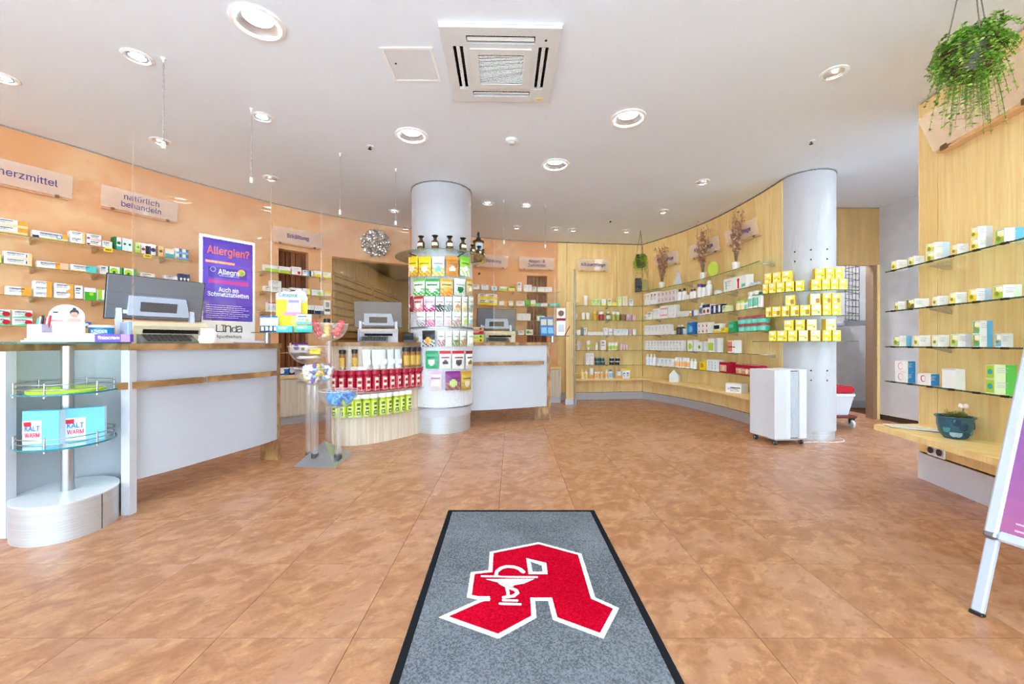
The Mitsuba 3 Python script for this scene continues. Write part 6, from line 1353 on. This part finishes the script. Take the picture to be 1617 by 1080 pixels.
for x, y in ((.035, .035), (W_ - .03, .035), (.035, D_ - .04), (W_ - .03, D_ - .04)):
    c_ = part(k, 'castor', one(xf(lathe([(0, -.011), (.021, -.011), (.024, -.006), (.024, .006), (.021, .011), (0, .011)], 18), rotm([0, 1, 0], 90, (x, y, .024))), (52, 54, 58)).ply('satin'), M)
    part(c_, 'hub', one(xf(lathe([(0, -.0125), (.011, -.0125), (.011, .0125), (0, .0125)], 14), rotm([0, 1, 0], 90, (x, y, .024))), 'lgrey').ply('metal'), M)
    part(c_, 'fork', one(move(box(-.008, .008, -.016, .016, .034, .05), x, y), 'dgrey').ply('satin'), M)
k = thing('power_cord', 'white power cord curling on the floor round the slim column', 'cord')
cp = np.array([(2.92, 4.06), (3.05, 4.085), (3.2, 4.075), (3.34, 4.1), (3.42, 4.18), (3.44, 4.3), (3.4, 4.45)])
sp = CubicSpline(np.arange(len(cp)), cp)(np.linspace(0, len(cp) - 1, 40))
put(k, one(tube(np.column_stack([sp, np.full(40, .0045)]), .0042, 7), 'offwhite').ply('satin'))
# bin on castors and a tray trolley in the passage
k = thing('waste_bin', 'white bin with red lid on a brown castor board behind the slim column', 'bin')
bx_ = (3.86, 4.93)
part(k, 'body', one(hull([(bx_[0] + sx * .13, bx_[1] + sy * .12, .15) for sx in (-1, 1) for sy in (-1, 1)] + [(bx_[0] + sx * .17, bx_[1] + sy * .16, .385) for sx in (-1, 1) for sy in (-1, 1)]), (214, 218, 226)).ply('satin'))
part(k, 'collar', one(move(cbox(-.18, .18, -.17, .17, .37, .405, .006), *bx_), (226, 230, 236)).ply('satin'))
part(k, 'lid', one(move(cbox(-.185, .185, -.175, .175, .405, .49, .03), *bx_), (186, 14, 34)).ply('satin'))
part(k, 'board', one(move(cbox(-.19, .19, -.18, .18, .12, .148, .006), *bx_), (110, 40, 34)).ply('satin'))
for sx in (-1, 1):
    for sy in (-1, 1):
        c_ = part(k, 'castor', one(xf(lathe([(0, -.014), (.046, -.014), (.052, -.006), (.052, .006), (.046, .014), (0, .014)], 22), rotm([0, 1, .0], 80, (bx_[0] + sx * .15, bx_[1] + sy * .14, .052))), (214, 220, 224)).ply('satin'))
        part(c_, 'fork', one(move(hull([(x, y, z) for x in (-.022, .022) for y, z in ((0, .05), (.01, .05), (-.03, .12), (.02, .12))]), bx_[0] + sx * .15, bx_[1] + sy * .14), 'dgrey').ply('metal'))
k = thing('tray', 'white lidless tray on a thin rack above the red-lidded bin', 'tray')
part(k, 'body', one(join([box(3.75, 4.02, 5.13, 5.33, .56, .57), box(3.75, 4.02, 5.13, 5.14, .57, .63), box(4.01, 4.02, 5.13, 5.33, .57, .63), box(3.75, 4.04, 5.12, 5.33, .625, .635)]), (224, 226, 230)).ply('satin'))
part(k, 'leg', one(join([box(4.0, 4.015, 5.31, 5.33, 0, .63), box(3.755, 3.77, 5.31, 5.33, 0, .63), box(4.0, 4.015, 5.13, 5.15, 0, .56), box(3.755, 3.77, 5.13, 5.15, 0, .56)]), 'lgrey').ply('metal'))
k = thing('wire_rack', 'dark wire basket rack hanging in the passage doorway behind the slim column', 'rack')
wr = []
for i in range(9): wr.append(tube([[4.88, 5.95, 1.36 + .1 * i], [5.18, 6.05, 1.34 + .1 * i], [5.18, 6.27, 1.36 + .1 * i]], .004, 5))
for j in range(5): wr.append(tube([[4.9 + .07 * j, 5.955 + .023 * j, 1.3], [4.9 + .07 * j, 5.955 + .023 * j, 2.2]], .004, 5))
part(k, 'wires', one(join(wr), (96, 96, 100)).ply('metal'))
part(k, 'tray', one(join([box(4.84, 5.22, 5.92, 6.28, 1.26, 1.29), box(4.84, 5.22, 5.90, 5.92, 1.26, 1.33)]), (170, 172, 176)).ply('metal'))
part(k, 'hook', one(tube([[5.04, 6.0, 2.2], [5.08, 6.1, 2.24], [5.1, 6.29, 2.24]], .006, 6), (60, 60, 62)).ply('metal'))
# ---------------------------------------------------------------- near bench, pot, leaflets, socket
k = thing('bench', 'low maple bench board on the near wood wall under the tea shelves', 'bench')
bp = Polygon([(near(3.02) - .37, 2.99), (near(3.02) + .0, 3.02), (near(1.8), 1.8), (near(1.8) - .34, 1.8)])
part(k, 'board', one(extrude(bp, .365, .402), 'beige').ply('maple'))
for Y in (2.85, 2.35, 1.9): part(k, 'bracket', one(move(box(-.24, 0, -.012, .012, .335, .365), near(Y), Y), 'lgrey').ply('metal'))
k = thing('flower_pot', 'blue glazed bowl pot with small cactus on the near bench', 'plant pot')
PP = np.array([*onz(1519, 690, .402)[:2], .4025]) + np.array([.0, .04, 0])
part(k, 'pot', one(move(lathe([(0, 0), (.05, 0), (.07, .03), (.083, .08), (.084, .125), (.094, .135), (.094, .141), (.08, .139), (.076, .115), (0, .115)], 36), *PP), (46, 92, 112)).ply('gloss'))
gl = MB(); r_ = random.Random(4)
for i in range(16):
    a = r_.uniform(math.pi, 2 * math.pi + .8); z = .03 + .085 * r_.random(); rr = .06 + .0235 * min(1, z / .08)
    gl.add(xf(sphere((0, 0, 0), .02, 1, (1., .16, 1.3)), np.array(T().translate([*(PP + [rr * .985 * math.cos(a), rr * .985 * math.sin(a), z])]).rotate([0, 0, 1], math.degrees(a) + 90).matrix)), ((150, 176, 196), (30, 66, 92), (70, 140, 150))[i % 3])
part(k, 'glaze_patch', gl.ply('gloss'))
V, Fc, Cc, stems = foliage(110, .055, -.045, .06, .02, 12, [(110, 120, 50), (140, 150, 70), (150, 100, 60), (90, 110, 44)], 6, .5, .6)
plant(k, PP + [0, 0, .115], (V, Fc, Cc, stems))
part(k, 'flower', one(join([sphere(PP + [.02 + .014 * math.cos(a), -.03 + .014 * math.sin(a), .205], .013, 1, (1, 1, 1.4)) for a in (0, 1.6, 3.1, 4.7)]), (244, 232, 228)).ply('satin'))
part(k, 'flower_stem', one(tube([PP + [.02, -.02, .115], PP + [.02, -.03, .195]], .003, 6), (120, 130, 80)).ply('satin'))
for i, (x, y, c, w) in enumerate(((1424, 671, (226, 226, 214), 'at the tip of the near bench'), (1440, 673, (238, 236, 230), 'on top in the middle of the fan on the near bench'), (1458, 675, (90, 96, 110), 'dark, under the fan beside the blue pot'))):
    P = onz(x, y, .402)
    k = thing('leaflet', f'thin leaflet lying {w}', 'leaflet')
    put(k, one(xf(box(-.07, .07, -.105, .105, 0, .0025), np.array(T().translate([P[0] + .03, P[1], .4025 + .003 * (2 - i)]).rotate([0, 0, 1], 70 - 18 * i).matrix)), c).ply('paper'))
k = thing('socket', 'white double wall socket under the near bench', 'socket')
P = onz(1469, 710, .30); P[:2] = (near(2.86), 2.86); M = frame([P[0] - .004, P[1], .196], (-1, .2))
part(k, 'plate', one(cbox(-.075, .075, -.012, 0, 0, .082, .006), (226, 226, 228)).ply('satin'), M)
for q in (-.037, .037): part(k, 'outlet', one(xf(lathe([(0, 0), (.019, 0), (.022, .004), (.022, .008)], 20), rotm([1, 0, 0], 90, (q, -.0125, .041))), (60, 60, 64)).ply('satin'), M)
# ---------------------------------------------------------------- A-frame sign and the white frame on the shelf
af = thing('a_frame_sign', 'silver A-frame sign with pink purple poster at the picture edge', 'sign')
e_ = np.array([.278, -.9606, 0]); up_ = np.array([.345, .1, 1.]); L_ = np.linalg.norm(up_); up_ /= L_; nn_ = np.cross(e_, up_); 
foot = np.array([1.70, 1.509, 0.])
Ma = np.eye(4); Ma[:3, 0], Ma[:3, 1], Ma[:3, 2], Ma[:3, 3] = e_, -nn_ if nn_[0] < 0 else nn_, up_, foot
# local: x along the bottom edge towards the camera, z up the slope, y away from the viewer
wA, b0, b1 = .64, .285, 1.16
def rail_(a, b, ax): 
    return cbox(*((a, b, -.012, .014) if ax == 0 else (a, b, -.012, .014)), *((b0, b1) if ax else (b0, b0 + .034)), .006)
part(af, 'leg', one(cbox(.0, .034, .0, .024, .012, b0 + .12, .005), (176, 182, 194)).ply('satin'), Ma)
part(af, 'leg', one(cbox(wA - .034, wA, .0, .024, .012, b0 + .12, .005), (176, 182, 194)).ply('satin'), Ma)
part(af, 'foot_cap', one(cbox(-.002, .036, -.002, .026, 0, .014, .003), 'black').ply('satin'), Ma)
part(af, 'foot_cap', one(cbox(wA - .036, wA + .002, -.002, .026, 0, .014, .003), 'black').ply('satin'), Ma)
for nm, g in (('rail', cbox(-.004, .034, -.014, .012, b0, b1, .007)), ('rail', cbox(wA - .034, wA + .004, -.014, .012, b0, b1, .007)), ('rail', cbox(.034, wA - .034, -.014, .012, b0, b0 + .036, .007)), ('rail', cbox(.034, wA - .034, -.014, .012, b1 - .036, b1, .007))):
    part(af, nm, one(g, (184, 189, 200)).ply('satin'), Ma)
part(af, 'corner', one(cbox(-.006, .036, -.016, .012, b0 - .003, b0 + .03, .010), (150, 156, 168)).ply('metal'), Ma)
pg = MB()
for i in range(12):
    f = i / 11; a, b = b0 + .03 + (b1 - b0 - .06) * i / 12, b0 + .03 + (b1 - b0 - .06) * (i + 1) / 12
    pg.add(box(.03, wA - .03, -.003, .004, a, b), (158 - 56 * f, 88 - 22 * f, 134 + 14 * f))
pg.add(rect(.09, wA - .1, b0 + .17, b0 + .42, -.004), (180, 188, 210))
pg.add(text('Pollen?', .05, .11, -.0045, b0 + .34, .0008, True, 'l'), (92, 60, 160))
for i in range(3): pg.add(rect(.11, .4 - .05 * i, b0 + .30 - .03 * i, b0 + .312 - .03 * i, -.0046), (90, 150, 150))
for i in range(2): pg.add(rect(.07, .5 - .06 * i, b0 + .075 - .025 * i, b0 + .081 - .025 * i, -.004), (220, 170, 205))
part(af, 'poster', pg.ply('satin'), Ma)
back = Ma.copy(); up2 = np.array([-.345, -.1, 1.]); up2 /= np.linalg.norm(up2); back[:3, 2] = up2; back[:3, 1] = np.cross(up2, e_); back[:3, 3] = foot + np.array([.745, .216, 0])
part(af, 'rear_panel', one(join([cbox(0, .034, 0, .024, .01, 1.14, .005), cbox(wA - .034, wA, 0, .024, .01, 1.14, .005), box(.03, wA - .03, .008, .014, .3, 1.12)]), (206, 211, 222)).ply('satin'), back)
wf = thing('leaflet_display', 'white rounded leaflet display standing on the third tea shelf at the picture edge', 'frame')
q0 = np.array([*onp(1601, 2.10), .979]); M = frame([q0[0] + .02, 2.02, .979], (-.55, -.83))
op = sbox(-.02, 0, .22, .31).buffer(-.02).buffer(.02, 6); ip = sbox(.0, .02, .2, .29)
R90 = np.array([[1, 0, 0, 0], [0, 0, -1, .012], [0, 1, 0, 0], [0, 0, 0, 1.]])
part(wf, 'frame', one(xf(extrude(op.difference(ip), 0, .014), R90), (206, 207, 210)).ply('satin'), M)
part(wf, 'sheet', MB().add(box(-.0, .2, .004, .01, .02, .29), (222, 228, 236)).add(rect(.02, .15, .22, .235, .0035), (110, 140, 190)).ply('paper'), M)
